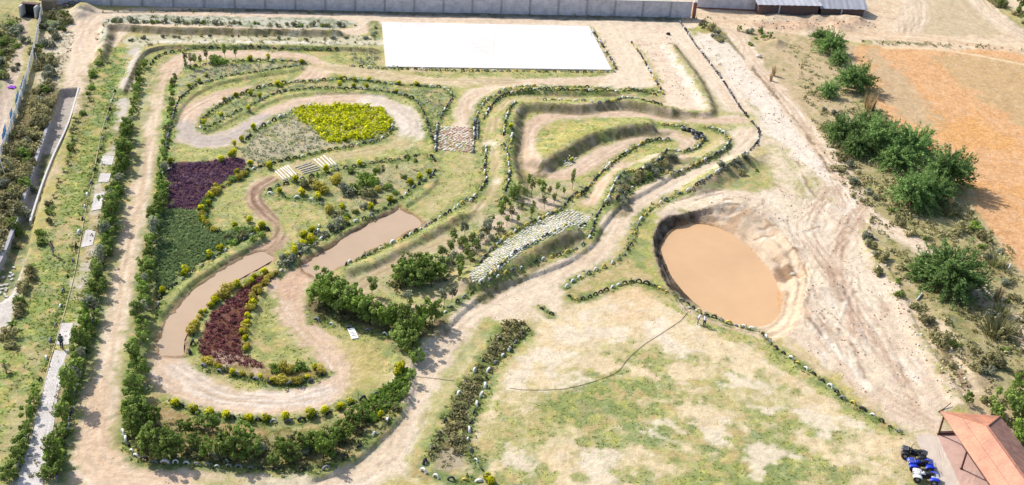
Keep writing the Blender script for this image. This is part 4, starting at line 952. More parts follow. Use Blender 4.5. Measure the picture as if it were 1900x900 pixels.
# lower right: red-roofed shed on a pink slab
o = paving('shed_apron', [(1740,808),(1760,800),(1810,810),(1900,830),(1960,860),(1960,960),(1800,960),(1780,900),(1758,850)], solid('pink_concrete', (214, 178, 164), .9, .1, .8), .05)
o = paving('grey_apron', [(1700,815),(1738,810),(1758,850),(1790,915),(1770,960),(1730,920),(1725,860)], solid('dusty_concrete', (222, 206, 190), .9, .1, .8), .025)
def redshed():
    H1, H2 = 2.6, 4.3
    a = P0(1744, 763, H1); b_ = P0(1856, 771, H1 - .0); rdge = P0(1834, 792, H2)
    e0 = P0(1744, 763, H1); e1 = P0(1858, 930, H1)     # left eave going down the picture
    r_0 = P0(1832, 791, H2); r_1 = P0(1925, 915, H2 + .0)
    f0 = P0(1856, 772, H1); f1 = P0(1975, 905, H1)
    def ext(u, v, k): return u + (v - u) * k
    # make it a true prism: direction from the left eave
    dd = (e1 - e0) / np.linalg.norm(e1 - e0); L_ = 17.0
    e1 = e0 + dd * L_; r_1 = r_0 + dd * (L_ - 3); f1 = f0 + dd * (L_ - 1)
    roofmat, t, b = new_mat('orange_sheet_roof'); tc = t.nodes.new('ShaderNodeTexCoord'); mp = t.nodes.new('ShaderNodeMapping'); mp.inputs['Rotation'].default_value = (0, 0, -math.atan2(dd[1], dd[0]))
    t.links.new(tc.outputs['Object'], mp.inputs['Vector']); br = t.nodes.new('ShaderNodeTexBrick'); br.inputs['Scale'].default_value = 1; br.inputs['Brick Width'].default_value = 3.1; br.inputs['Row Height'].default_value = 1.1
    br.inputs['Mortar Size'].default_value = .022; br.inputs['Color1'].default_value = (.50, .205, .11, 1); br.inputs['Color2'].default_value = (.43, .185, .115, 1); br.inputs['Mortar'].default_value = (.24, .09, .06, 1)
    t.links.new(mp.outputs[0], br.inputs['Vector']); s, f = noise_mul(t, br.outputs[0], .5, .66, 1.2, 6); s, f = noise_mul(t, s, 4, .86, 1.1, 4); t.links.new(s, b.inputs['Base Color']); b.inputs['Roughness'].default_value = .62
    dm = solid('brown_sheet_roof', (.25, .13, .10), .7, .35, 1.2, direct=True)
    c0 = (*e0, 0)
    root = tag(empty('open_shed', c0), 'open shed with an orange sheet roof on steel posts above the parked quad bikes', 'shed')
    def v3(p, z): return (p[0] - e0[0], p[1] - e0[1], z)
    def slab(name, vs_, mat):
        mb = MB(); n = len(vs_); mb.addp(list(vs_) + [(x, y, z - .05) for x, y, z in vs_], [tuple(range(n)), tuple(range(2 * n - 1, n - 1, -1))] + [(i, n + i, n + (i + 1) % n, (i + 1) % n) for i in range(n)]); return mb.obj(name, mat, root)
    slab('left_roof_slope', [v3(e0, H1), v3(e1, H1), v3(r_1, H2), v3(r_0, H2)], roofmat)
    slab('end_roof_slope', [v3(e0, H1 + .002), v3(r_0, H2 + .002), v3(f0, H1)], roofmat)
    slab('right_roof_slope', [v3(f0, H1 - .01), v3(r_0, H2 - .01), v3(r_1, H2 - .01), v3(f1, H1 - .01)], dm)
    mb = MB(); mb.tube([v3(r_0, H2 + .03), v3(r_1, H2 + .03)], .09, 6); mb.tube([v3(f0, H1 + .03), v3(r_0, H2 + .03)], .07, 6); mb.obj('ridge_cap', roofmat, root)
    pp = PG(1741, 807); ptop = P0(1750, 777, 2.5)
    nn = np.array([-dd[1], dd[0]])
    for i, k in enumerate((0, 5.2, 10.4)):
        q = pp[:2] + dd * k; mb = MB(); mb.box((q[0] - e0[0], q[1] - e0[1], 1.25), (.14, .14, 2.5)); mb.box((q[0] - e0[0], q[1] - e0[1], .04), (.3, .3, .04)); mb.obj('post', M['steel'], root)
    g0 = pp[:2] - e0; mb = MB(); mb.tube([(g0[0], g0[1], 2.5), (g0[0] + dd[0] * 15, g0[1] + dd[1] * 15, 2.5)], .07, 4); mb.obj('eave_beam', M['steel'], root)
    q2 = pp[:2] - e0 - nn * 5.0 if (-nn)[0] > 0 else pp[:2] - e0 + nn * 5.0
    for k in (0, 5.2, 10.4):
        mb = MB(); mb.box((q2[0] + dd[0] * k, q2[1] + dd[1] * k, 1.25), (.14, .14, 2.5)); mb.obj('post', M['steel'], root)
    mb = MB(); mb.tube([(g0[0], g0[1], .35), (q2[0], q2[1], .35)], .06, 4); mb.box(((g0[0] + q2[0]) / 2, (g0[1] + q2[1]) / 2, .12), (np.linalg.norm(q2 - g0), .18, .24), rz=math.atan2(q2[1] - g0[1], q2[0] - g0[0])); mb.obj('end_beam', M['steel'], root)
redshed()
# ---------------------------------------------------------------- tyres, half sunk in the ground or stacked
def tyre_mesh(name, mat, R=.36, w_=.21, n=18):
    mb = MB(); ri = R * .58; h = w_ / 2
    prof = [(-h * .75, ri), (-h, ri + .05), (-h, R - .07), (-h * .78, R - .015), (-h * .3, R), (h * .3, R), (h * .78, R - .015), (h, R - .07), (h, ri + .05), (h * .75, ri), (h * .5, ri + .05), (-h * .5, ri + .05)]
    mb.lathe(prof, 'y', n); me = mb.mesh(name, [mat], True); return me
TM = {'k': tyre_mesh('tyre_black', M['rubber']), 'g': tyre_mesh('tyre_grey', M['greyrub']), 'w': tyre_mesh('tyre_white', M['white']), 'y': tyre_mesh('tyre_yellow', M['yellow'])}
# dusty paint: the worn tread shows through on some
CN = {'k': 'black', 'g': 'grey', 'w': 'white', 'y': 'yellow'}
tyres = []
for ri, (desc, end, sp, pat, px) in enumerate(ROWS):
    p = smooth(PGL(px), n=4); pts = resample(p, sp)
    pts = [q_ for q_ in pts if random.random() > .05]
    for k, (x, y, a) in enumerate(pts):
        c = pat[(k * 7 + ri * 3 + random.randrange(3)) % len(pat)]
        sc_ = random.choice([.78, .88, .96, 1.0, 1.06, 1.18]); 
        tyres.append((x, y, h1(x, y) + random.uniform(-.09, .10) * sc_, a + random.uniform(-.26, .26), random.uniform(-.22, .22), sc_, c, f'{CN[c]} tyre, {ORD(k + 1)} from the {end} of the {desc}', desc))
# stacks of tyres near the hairpin
ST = [((1268,241), 2, 'kg'), ((1279,244), 2, 'kk'), ((1286,249), 3, 'gkg'), ((1293,253), 3, 'kgk'), ((1299,254), 3, 'gkk'), ((1304,259), 3, 'gkg'), ((1290,257), 1, 'g')]
near_first = sorted(range(len(tyres)), key=lambda i: (tyres[i][0] ** 2 + tyres[i][1] ** 2 + CAM_H ** 2))
nstack = sum(s[1] for s in ST)
ind = set(near_first[:298 - nstack]); proto_t = {}
for i in near_first:
    if i not in ind: continue
    x, y, z, a, tl, s_, c, lab, grp = tyres[i]
    if c not in proto_t: o = proto_t[c] = add('tyre', TM[c])
    else: o = proto_t[c].copy(); COL.objects.link(o)
    o.location = (x, y, z); o.rotation_euler = (tl, random.uniform(0, 6), a); o.scale = (s_, s_ * random.uniform(.85, 1.1), s_)
    o.rotation_mode = 'XYZ'; o.rotation_euler = (tl, 0, a)
    tag(o, lab, 'tyre', 'half buried tyres in the ' + grp)
for si, (q, n, pat) in enumerate(ST):
    b0 = PG(*q)
    for k in range(n):
        c = pat[k]; o = add('tyre', TM[c]); o.location = (b0[0] + random.uniform(-.05, .05), b0[1] + random.uniform(-.05, .05), b0[2] + .12 + .23 * k)
        o.rotation_euler = (pi / 2 + random.uniform(-.05, .05), 0, random.uniform(0, 6)); o.scale = (1.1, 1.1, 1.1)
        where = {0: 'bottom', n - 1: 'top'}.get(k, 'middle') if n > 1 else 'only'
        tag(o, f'{CN[c]} tyre lying flat, {where} one of the {ORD(si + 1)} stack from the left by the hairpin' if si < 6 else 'grey tyre lying alone on the ground just below the tyre stacks by the hairpin', 'tyre', 'stacked tyres by the hairpin')
rest = [tyres[i] for i in near_first if i not in ind]
Vt, Ft, Mt = [], [], []; order = 'kgwy'; off = 0
small = {c: tyre_mesh('t' + c, M['rubber'], n=12) for c in 'k'}['k']
bv = np.empty(len(small.vertices) * 3, np.float32); small.vertices.foreach_get('co', bv); bv = bv.reshape(-1, 3); bf = np.array([list(p.vertices) for p in small.polygons])
for x, y, z, a, tl, s_, c, lab, grp in rest:
    v = bv * s_; v = np.stack([v[:, 0], v[:, 1] * cos(tl) - v[:, 2] * sin(tl), v[:, 1] * sin(tl) + v[:, 2] * cos(tl)], 1)
    v = np.stack([v[:, 0] * cos(a) - v[:, 1] * sin(a), v[:, 0] * sin(a) + v[:, 1] * cos(a), v[:, 2]], 1) + (x, y, z)
    Vt.append(v); Ft.append(bf + off); Mt += [order.index(c)] * len(bf); off += len(v)
me = mesh_from('distant_tyres', np.concatenate(Vt), np.concatenate(Ft), [M['rubber'], M['greyrub'], M['white'], M['yellow']], None, Mt)
tag(add('tyres', me), 'rows of half buried tyres edging the farther bends of the track', 'tyres', kind='stuff')
print('tyres', len(tyres), 'rest', len(rest))

# whitewashed logs laid across the track
def log_at(a, b_, lab, r=.11):
    p, q = PG(*a), PG(*b_); mb = MB(); n = 5
    pts = [(p[0] + (q[0] - p[0]) * t / n, p[1] + (q[1] - p[1]) * t / n, p[2] + (q[2] - p[2]) * t / n + r * .8 + random.uniform(-.015, .015)) for t in range(n + 1)]
    mb.tube(pts, [r * random.uniform(.85, 1.05) for _ in pts], 8); o = mb.obj('log', M['logw'], None, True)
    c = np.mean(pts, 0); o.data.transform(mathutils.Matrix.Translation(-mathutils.Vector(c))); o.location = c
    tag(o, lab, 'log', 'whitewashed logs laid across the track')
A = [((511,319),(529,336)),((516,317),(533,334)),((521,314),(540,333)),((525,312),(546,331)),((529,310),(547,329)),((534,309),(552,328))]
for i, (a, b_) in enumerate(A): log_at(a, b_, f'white log lying crosswise, {ORD(i + 1)} from the left in the left set of logs')
B = [((547,312),(577,302)),((553,314),(583,304)),((557,317),(588,308)),((560,320),(592,311)),((563,323),(594,315))]
for i, (a, b_) in enumerate(B): log_at(a, b_, f'white log lying lengthwise, {ORD(i + 1)} from the top in the middle set of logs', .08)
Cc = [((583,297),(602,314)),((590,296),(607,312)),((596,293),(614,311)),((601,290),(620,309)),((612,295),(625,308))]
for i, (a, b_) in enumerate(Cc): log_at(a, b_, f'white log lying crosswise, {ORD(i + 1)} from the left in the right set of logs')
# ---------------------------------------------------------------- plants: prototypes
def trunk_obj(h, r, parent, spread=.35, n=3, mat='bark', seed=1, lean=0.0):
    rr = random.Random(seed); mb = MB()
    mb.tube([(0, 0, -.1), (lean * .3, .02, h * .35), (lean * .6, -.03, h * .7), (lean, .02, h * .95)], [r, r * .8, r * .6, r * .3], 7)
    for i in range(n):
        a = 2 * pi * i / n + rr.uniform(-.4, .4); z0 = h * rr.uniform(.25, .6); l = h * rr.uniform(.3, .5)
        mb.tube([(lean * z0 / h, 0, z0), (cos(a) * l * spread * .6, sin(a) * l * spread * .6, z0 + l * .5), (cos(a) * l * spread * 1.3, sin(a) * l * spread * 1.3, z0 + l)], [r * .5, r * .35, r * .15], 5)
    return mb.obj('trunk', M[mat], parent, True)
def plant(name, crown_parts, mat, trunk=None, lab=None):
    root = empty(name, (0, 0, 0)); kids = []
    if trunk: kids.append(trunk_obj(parent=root, **trunk))
    kids.append(add('crown', lmesh('crown', crown_parts, LM[mat]), root)); reg(root, kids); root['_p'] = 1
    return root
def lob(n, R, z0, z1, r, seed, sx=1, sy=1):
    q = np.random.default_rng(seed); out = []
    for i in range(n):
        a = q.uniform(0, 6.28); d = R * q.uniform(.1, 1) ** .6; z = q.uniform(z0, z1); out.append((cos(a) * d * sx, sin(a) * d * sy, z, r * q.uniform(.65, 1.2)))
    return out
PR = {}
# hedge shrubs, unit height ~2.4 m
PR['hedge'] = [plant('hedge_shrub', [crown(lob(17, .85, .3, 2.1, .30, s), 1150, .15, s, up=.5)], 'green', dict(h=1.9, r=.05, seed=s)) for s in (1, 2, 3, 6, 7)] \
            + [plant('hedge_shrub', [crown(lob(15, .8, .3, 2.2, .28, s), 900, .16, s, up=.5)], 'bright', dict(h=1.9, r=.05, seed=s)) for s in (4, 5)]
PR['tree'] = [plant('leafy_tree', [crown(lob(26, 1.2, .9, 3.3, .38, s), 2000, .19, s, up=.5, gap=.44)], m_, dict(h=3.2, r=.09, seed=s, n=5)) for s, m_ in ((11, 'green'), (12, 'green'), (13, 'bright'), (14, 'green'), (15, 'bright'), (16, 'olive'))]
PR['loose'] = [plant('young_tree', [crown(lob(9, .6, 1.2, 2.9, .42, s), 700, .17, s, up=.4, gap=.46)], m_, dict(h=2.9, r=.045, seed=s, n=4)) for s, m_ in ((21, 'green'), (22, 'green'), (23, 'pale'))]
PR['sap'] = [plant('sapling', [crown([(0, 0, 1.3, .3), (.05, .05, 1.7, .34), (0, -.05, 2.1, .25)], 300, .12, s, up=.3)], m_, dict(h=2.0, r=.03, seed=s, n=3)) for s, m_ in ((31, 'green'), (32, 'olive'), (33, 'bright'))]
PR['yel'] = [plant('yellow_topped_shrub', [crown([(0, 0, .38, .34), (.18, .1, .34, .26), (-.16, -.1, .36, .26), (0, 0, .6, .28), (.08, -.15, .45, .25)], 620, .10, s, up=.8, hue_top=True)], 'yel') for s in (41, 42, 43)]
PR['yel2'] = [plant('yellow_topped_shrub', [crown([(0, 0, .5, .3), (.1, .1, .8, .32), (-.1, -.05, .95, .3)], 420, .10, s, up=.6, hue_top=True)], 'yel', dict(h=.7, r=.025, seed=s)) for s in (44, 45)]
PR['low'] = [plant('low_shrub', [crown(lob(6, .5, .15, .5, .34, s), 620, .12, s, up=.6)], m_) for s, m_ in ((51, 'green'), (52, 'olive'), (53, 'bright'))]
PR['pale'] = [plant('grey_green_shrub', [crown(lob(7, .7, .2, .7, .42, s), 900, .14, s, up=.5)], 'pale') for s in (54, 55)]
PR['gold'] = [plant('golden_shrub', [crown(lob(6, .4, .2, .55, .34, s), 560, .12, s, up=.7)], 'golden') for s in (56, 57)]
PR['dryb'] = [plant('dry_bush', [crown(lob(7, .9, .2, .9, .5, s), 900, .13, s, long=2.6, up=.3, gap=.45)], 'dry') for s in (58, 59)]
def feather(seed, R=2.1, H=2.3, n=150, m_='feather'):
    r = np.random.default_rng(seed); cen, nr, dr = [], [], []
    for i in range(n):
        a = r.uniform(0, 2 * pi); el = r.uniform(.15, 1.35); L = R * r.uniform(.6, 1.15); base = np.array([cos(a) * R * .25 * r.random(), sin(a) * R * .25 * r.random(), H * r.uniform(.15, .5)])
        d = np.array([cos(a) * cos(el), sin(a) * cos(el), sin(el) * H / R])
        for t in np.linspace(.25, 1, 26):
            p = base + d * L * t + np.array([0, 0, -.55 * L * t * t * cos(el)])
            for k in range(2):
                cen.append(p + r.normal(0, .075, 3)); nr.append(np.array([0, 0, 1.0]) + d * .3); dr.append(d)
    cen = np.array(cen); nr = np.array(nr); dr = np.array(dr); cen[:, 2] = np.maximum(cen[:, 2], .08)
    nr = nr / np.linalg.norm(nr, axis=1, keepdims=True)
    return leaves(cen, nr, .085, 3.2, droop=dr, seed=seed)
PR['fea'] = [plant('feathery_bush', [feather(s)], 'feather', dict(h=1.6, r=.08, seed=s, n=6, spread=.8, mat='darkbark')) for s in (61, 62, 63)]
def palm(seed, R=.9, n=18, droop_=.5, up0_=.35, m_='green'):
    r = np.random.default_rng(seed); V_, F_, C_ = [], [], []; o = 0
    for i in range(n):
        a = 2 * pi * i / n + r.uniform(-.3, .3); e0 = r.uniform(.3, 1.3); L = R * r.uniform(.7, 1.1); k = 7; w0 = .11
        tint = r.uniform(.7, 1.3); h = r.random(); side = np.array([-sin(a), cos(a), 0])
        for j in range(k + 1):
            t = j / k; c = np.array([cos(a) * cos(e0) * L * t, sin(a) * cos(e0) * L * t, up0_ + sin(e0) * L * t - droop_ * L * t * t])
            wd = w0 * (sin(pi * min(t + .15, 1)) + .05)
            for s_ in (-1, 1): V_.append(c + side * wd * s_ + (0, 0, -.03 if s_ else 0)); C_.append((tint, h, 0))
        for j in range(k): F_.append([o + 2 * j, o + 2 * j + 1, o + 2 * j + 3, o + 2 * j + 2])
        o += 2 * k + 2
    return np.array(V_), np.array(F_), np.array(C_)
PR['palm'] = [plant('young_palm', [palm(s)], m_, dict(h=.45, r=.08, seed=s, n=0)) for s, m_ in ((71, 'green'), (72, 'olive'))]
PR['reed'] = []
def tuft(seed, H=1.6, R=.5, n=70, m_='straw', nm='dry_grass_clump'):
    r = np.random.default_rng(seed); V_, F_, C_ = [], [], []; o = 0
    for i in range(n):
        a = r.uniform(0, 6.28); d = R * r.random() ** .7 * .4; b = np.array([cos(a) * d, sin(a) * d, -.05]); lean = r.uniform(.1, .6); h = H * r.uniform(.5, 1)
        tip = b + np.array([cos(a) * lean * h * R, sin(a) * lean * h * R, h]); sd = np.array([-sin(a), cos(a), 0]) * .035; m2 = (b + tip) / 2 + np.array([0, 0, h * .08])
        V_ += [b - sd, b + sd, m2 - sd * .8, m2 + sd * .8, tip - sd * .2, tip + sd * .2]; F_ += [[o, o + 1, o + 3, o + 2], [o + 2, o + 3, o + 5, o + 4]]; o += 6
        C_ += [(r.uniform(.7, 1.3), r.random(), 0)] * 1; C_ += [C_[-1]] * 5
    root = add(nm, lmesh(nm, [(np.array(V_), np.array(F_), np.array(C_))], LM[m_])); return root
PR['reed'] = [tuft(81), tuft(82, 1.0, 1.6, 160, 'olive', 'grass_clump')]
for k, l in PR.items():
    for o in l: o.location = (0, 0, -500)
used = set()
def put(kind, px, py, sc=1.0, label=None, cat=None, group=None, var=None, xy=None, sz=None):
    l = PR[kind]; pr = l[var % len(l)] if var is not None else random.choice(l)
    o = pr if pr.name not in used else copy_tree(pr); used.add(pr.name)
    p = PG(px, py) if xy is None else np.array([xy[0], xy[1], h1(*xy)])
    o.location = p; o.rotation_euler = (random.uniform(-.09, .09), random.uniform(-.09, .09), random.uniform(0, 6.28)); s = sc * random.uniform(.88, 1.12)
    o.scale = (s * random.uniform(.84, 1.18), s * random.uniform(.84, 1.18), s * (sz or random.uniform(.78, 1.22)))
    if '_p' in o: del o['_p']
    tag(o, label, cat, group); return o
def hedge(kind, px, step, sc, what, where, end, group, cat='shrub', jit=.3, vars_=None, skip=0.0, sc_end=None):
    pts = resample(smooth(PGL(px), n=3), step, .25); n = 0
    for i, (x, y, a) in enumerate(pts):
        if random.random() < skip: continue
        n += 1; t = i / max(1, len(pts) - 1); s = sc if sc_end is None else sc + (sc_end - sc) * t
        k = kind if isinstance(kind, str) else random.choice(kind)
        put(k, 0, 0, s * random.uniform(.6, 1.25), f'{what}, {ORD(n)} from the {end} of the {where}', cat, group, xy=(x + random.uniform(-jit, jit), y + random.uniform(-jit, jit)))
# the two long hedges
hedge('hedge', [(268,118),(258,150),(252,185),(245,220)], 1.3, .5, 'small green shrub', 'upper hedge left of the straight', 'top', 'shrubs of the upper left hedge', sc_end=.7)
hedge(['hedge','hedge','loose'], [(240,235),(231,285),(222,325),(212,370),(205,410),(196,450),(187,500),(178,540),(168,590),(160,625),(150,665),(138,710),(127,755),(117,800),(106,850),(98,890)], .85, .78, 'leafy green shrub', 'long hedge by the paved path', 'top', 'shrubs of the long left hedge', sc_end=.92)
hedge(['hedge', 'low'], [(236,255),(222,310),(208,365),(196,420),(184,480),(172,540)], 2.6, .55, 'low green shrub', 'fringe left of the long hedge', 'top', 'low shrubs beside the long hedge', skip=.2)
hedge(['hedge','hedge','loose'], [(308,300),(302,330),(299,355),(296,385),(290,415),(284,450),(277,490),(272,530),(268,565),(262,610),(259,650),(254,690),(248,735),(243,780),(246,815)], .95, .66, 'leafy green shrub', 'hedge right of the straight track', 'top', 'shrubs of the inner hedge', sc_end=.86)
hedge('hedge', [(66,735),(56,765),(48,800),(38,835),(26,870),(12,898)], 1.3, .62, 'dark green shrub', 'short hedge at the lower left corner', 'top', 'shrubs at the lower left corner')
hedge('low', [(324,140),(320,170),(316,200),(311,235),(307,265),(303,288)], 1.1, .7, 'small bright shrub', 'strip edging the sparse bed', 'top', 'low shrubs edging the sparse bed')
hedge(['palm', 'palm', 'low'], [(185,100),(170,155),(160,200),(140,235),(132,285),(116,330),(104,355),(92,385),(84,420),(78,450)], 2.3, .95, 'young palm or tuft', 'planted strip right of the drain', 'top', 'plants on the strip right of the drain', 'plant')
hedge(['palm', 'low', 'dryb'], [(60,500),(48,540),(38,580),(24,620),(10,660),(4,700)], 2.2, .95, 'green tuft', 'strip at the far left below the drain', 'top', 'tufts at the far left edge', 'plant')
# bottom bed of trees
BT = [(276,845,1.0,0),(300,853,.95,1),(318,850,.95,0),(345,806,.55,2),(368,790,.5,1),(395,800,.6,0),(420,845,.95,1),(438,856,1.0,0),(452,828,.85,2),(472,848,.9,1),(385,850,.65,2),(508,864,.5,1),(527,850,.8,2),(540,858,.7,0),(560,838,.6,1),(582,828,.75,0),(600,850,.85,2),(612,836,.8,1),(628,812,.7,0),(640,822,.7,2),(655,796,.7,1),(672,780,.65,0),(262,812,.75,1),(268,780,.7,0),(290,792,.55,2),(330,838,.55,2),(360,832,.5,1)]
for i, (a, b_, s, v) in enumerate(BT):
    put('tree', a, b_, s * .82, f'dark green leafy tree, {ORD(i + 1)} planted in the bottom bed, ' + ('left end' if a < 330 else 'left half' if a < 450 else 'middle' if a < 560 else 'right end') , 'tree', 'trees in the bottom bed', var=v)
hedge(['low', 'pale', 'low', 'dryb'], [(262,812),(300,822),(350,832),(400,838),(460,845),(520,845),(580,836),(640,812)], 1.0, .9, 'scrubby low plant', 'undergrowth in the bottom tree bed', 'left', 'undergrowth of the bottom bed', 'plant', jit=1.0, skip=.4)
hedge(['low', 'yel2', 'hedge'], [(764,650),(762,675),(757,700),(750,725),(742,742),(728,762),(712,778)], 1.2, .72, 'bright green bush', 'green slope left of the big road', 'top', 'bushes on the green slope', jit=.8)
# cluster of broad trees in the middle
CT = [(592,562,1.0,0),(612,575,1.05,2),(632,583,1.0,1),(652,590,1.0,2),(600,545,.95,1),(628,560,.95,0),(668,592,1.05,2),(686,600,.9,0),(702,606,.85,1),(722,615,.95,2),(742,612,.95,0),(756,632,1.05,1),(775,625,.9,2),(744,640,.95,0),(765,655,.7,1),(790,605,.75,2),(806,598,.7,0),(660,570,.8,0),(640,542,.6,0)]
for i, (a, b_, s, v) in enumerate(CT):
    put('tree', a, b_, s * .92, f'broad leafy tree, {ORD(i + 1)} of the thick middle grove, ' + ('its left part' if a < 640 else 'its centre' if a < 720 else 'its right part by the road'), 'tree', 'trees of the middle grove', var=v)
CT2 = [(738,525,.8,0),(752,530,.95,1),(770,532,.9,0),(785,528,.85,1),(800,522,.8,2),(815,512,.75,1),(775,515,.8,2),(745,512,.7,0),(760,505,.7,1),(790,505,.7,2)]
for i, (a, b_, s, v) in enumerate(CT2):
    put('tree', a, b_, s, f'dark round tree, {ORD(i + 1)} from the left in the clump above the sandy hollow', 'tree', 'trees in the clump above the hollow', var=v)
YT = [(822,482),(835,470),(842,492),(850,505),(858,462),(866,478),(876,455),(884,470),(893,448),(902,440),(862,440),(840,452),(910,455),(826,508),(872,492),(930,400),(938,388),(948,378),(958,370),(912,420),(925,430),(850,520),(690,545),(756,568),(825,566),(838,560)]
for i, (a, b_) in enumerate(YT): put('loose', a, b_, random.uniform(.55, .8), f'young tree with an open crown, {ORD(i + 1)} on the bank left of the cobble ramp', 'tree', 'young trees on the planted bank')
SP = [(972,372),(985,366),(1005,372),(1018,366),(1032,362),(1046,366),(1062,352),(1010,388),(990,392),(968,398),(950,408),(1028,378),(978,355),(962,360),(1000,352),(1062,340),(960,418),(985,408),(940,420)]
for i, (a, b_) in enumerate(SP): put('sap', a, b_, random.uniform(.75, 1.1), f'slender sapling, {ORD(i + 1)} in the plot below the round bend', 'sapling', 'saplings below the round bend')
TP = [(345,135),(354,125),(363,126),(372,124),(384,116),(418,113),(438,114),(346,122)]
for i, (a, b_) in enumerate(TP): put('sap', a, b_, random.uniform(.95, 1.2), f'narrow sapling, {ORD(i + 1)} from the left at the tip of the sparse bed', 'sapling', 'saplings at the sparse bed tip', var=i)
put('low', 404, 118, 1.8, 'bright green bush at the upper edge of the sparse bed', 'shrub', var=2)
# yellow topped shrubs by the tyres
YS = [('lowest bend', [(325,752),(358,763),(390,773),(420,775),(462,782),(494,780),(530,779),(575,773),(633,760),(603,768),(650,748)]),
 ('garden plot', [(518,357),(559,362),(589,369),(635,388),(687,390),(724,375),(760,343),(777,333),(796,322),(548,338),(606,320),(667,307),(566,445),(562,458),(545,465),(580,433),(642,416),(533,482)]),
 ('green bed', [(302,545),(344,512),(388,479),(408,465),(463,412),(478,432),(437,425),(486,424),(345,508)]),
 ('purple bed', [(374,393),(376,412),(390,368),(386,382),(400,351),(440,325),(318,302),(410,300),(435,293)]),
 ('narrow strip', [(350,162),(368,153),(382,142),(417,187),(438,180),(465,176),(515,159),(523,165),(482,185),(632,149),(657,150),(685,150),(740,157),(772,158),(630,162),(657,162),(680,164),(735,172),(460,205),(410,215),(378,232),(560,117),(498,113),(464,112)]),
 ('seedling bed', [(470,240),(448,262),(436,272),(500,312),(465,308),(430,290),(640,262),(660,255)]),
 ('lawn corner', [(911,897),(905,890)]), ('jump course', [(948,238),(1060,300)]),
 ('road bend', [(737,697),(742,688)])]
for where, L_ in YS:
    for i, (a, b_) in enumerate(L_):
        far = b_ < 300
        put('yel' if random.random() < .75 or not far else 'yel2', a, b_, random.uniform(.85, 1.15) * (1.15 if b_ > 300 else .95), f'round shrub with a yellow top, {ORD(i + 1)} beside the tyres of the {where}', 'shrub', 'yellow topped shrubs at the ' + where)
# golden edging of the red beds
hedge(['gold', 'yel'], [(498,505),(480,516),(462,524),(448,534),(428,540),(410,552),(398,560),(386,575),(374,588),(364,600),(360,618)], .7, .95, 'golden shrub', 'left edge of the red bed', 'top', 'golden shrubs left of the red bed')
hedge(['gold', 'gold', 'yel'], [(508,510),(497,520),(488,532),(478,548),(470,565),(462,590),(455,605),(453,625),(458,650)], .65, .9, 'golden shrub', 'right edge of the red bed', 'top', 'golden shrubs right of the red bed')
hedge(['gold', 'gold', 'yel', 'low'], [(388,675),(410,684),(432,692),(455,697),(478,703),(500,708),(530,712),(560,708),(585,700),(598,688),(575,684),(540,690),(515,686)], .75, .85, 'golden shrub', 'lower edge of the red bed', 'left', 'golden shrubs below the red bed')
hedge(['gold', 'low'], [(460,318),(448,326),(430,336),(412,348),(400,358),(388,372),(380,390),(376,410),(392,424),(408,430)], .75, .8, 'golden shrub', 'right edge of the purple bed', 'top', 'golden shrubs of the purple bed')
# garden plot plants
for i, (a, b_, k, s) in enumerate([(683,342,'low',2.0),(625,340,'gold',1.3),(590,352,'gold',1.6),(600,358,'gold',1.3),(575,348,'low',1.3),(622,335,'low',1),(660,355,'low',1.4),(680,360,'low',1.6),(700,355,'gold',1.0),(612,395,'gold',1.2),(625,400,'dryb',.7),
        (640,360,'pale',1),(720,350,'low',1.1),(710,330,'sap',.7),(735,320,'sap',.6),(757,310,'sap',.8),(590,340,'sap',.8),(650,320,'low',.8),(735,360,'low',.7),(632,420,'pale',.9),(617,430,'pale',.8),(600,440,'pale',.8),(578,455,'yel2',1.2),(560,465,'pale',.9),(535,485,'pale',1),(545,478,'yel2',1.1),(527,490,'pale',1),(640,404,'low',.9),(690,375,'low',.7),(700,318,'low',.7),(770,300,'low',.6),(750,330,'low',.7),(660,395,'low',.8),(675,385,'pale',.7)]):
    put(k, a, b_, s, f'small garden plant, {ORD(i + 1)} in the plot between the logs and middle pond', 'plant', 'plants of the garden plot')
for i, (a, b_, s) in enumerate([(470,430,1.1),(455,440,1),(445,432,.9),(486,438,1.0),(440,445,.9),(432,452,.8),(470,445,.8),(425,442,.7)]): put('low', a, b_, s, f'leafy green clump, {ORD(i + 1)} at the pointed tip of the green bed', 'shrub', 'clumps at the green bed tip', var=i)
# wild bushes on the right
FB = [(1540,98,1.25,'dense bushy tree by the far road, the topmost green bush'),(1520,80,.85,'small bush leaning against the topmost dense bushy tree'),(1555,118,.75,'round bush just below the topmost bushy tree'),
      (1585,165,1.25,'feathery bush beside the upright dry grass clump'),(1535,178,.75,'low feathery bush left of the dry grass clump'),
      (1560,262,1.35,'leftmost bush of the big feathery group beside the orange field'),(1605,250,1.2,'upper bush of the big feathery group beside the orange field'),(1630,280,1.45,'middle bush of the big feathery group beside the orange field'),(1690,290,1.55,'rightmost bush of the big feathery group beside the orange field'),
      (1690,380,1.7,'large feathery bush below the big group, its left one'),(1760,350,1.6,'large feathery bush below the big group, at the orange field edge'),
      (1760,535,1.7,'feathery bush standing alone below the branching dirt road'),(1715,510,.9,'small feathery bush at the tip of the lone one'),
      (1590,285,1.1,'low front bush at the foot of the big feathery group, left side'),(1660,310,1.2,'low front bush at the foot of the big feathery group, right side'),(1725,375,1.2,'feathery bush between the two large ones below the big group')]
for i, (a, b_, s, lab) in enumerate(FB): put('fea', a, b_, s * 1.2, lab, 'bush', 'feathery bushes beside the orange field', var=i, sz=1.0)
for i, (a, b_, s) in enumerate([(1520,82,.9),(1548,86,1.0),(1535,72,.8)]): put('hedge', a, b_, s, f'dense green growth inside the topmost bushy tree, {ORD(i + 1)} part', 'bush', 'growth in the topmost bush', sz=.8)
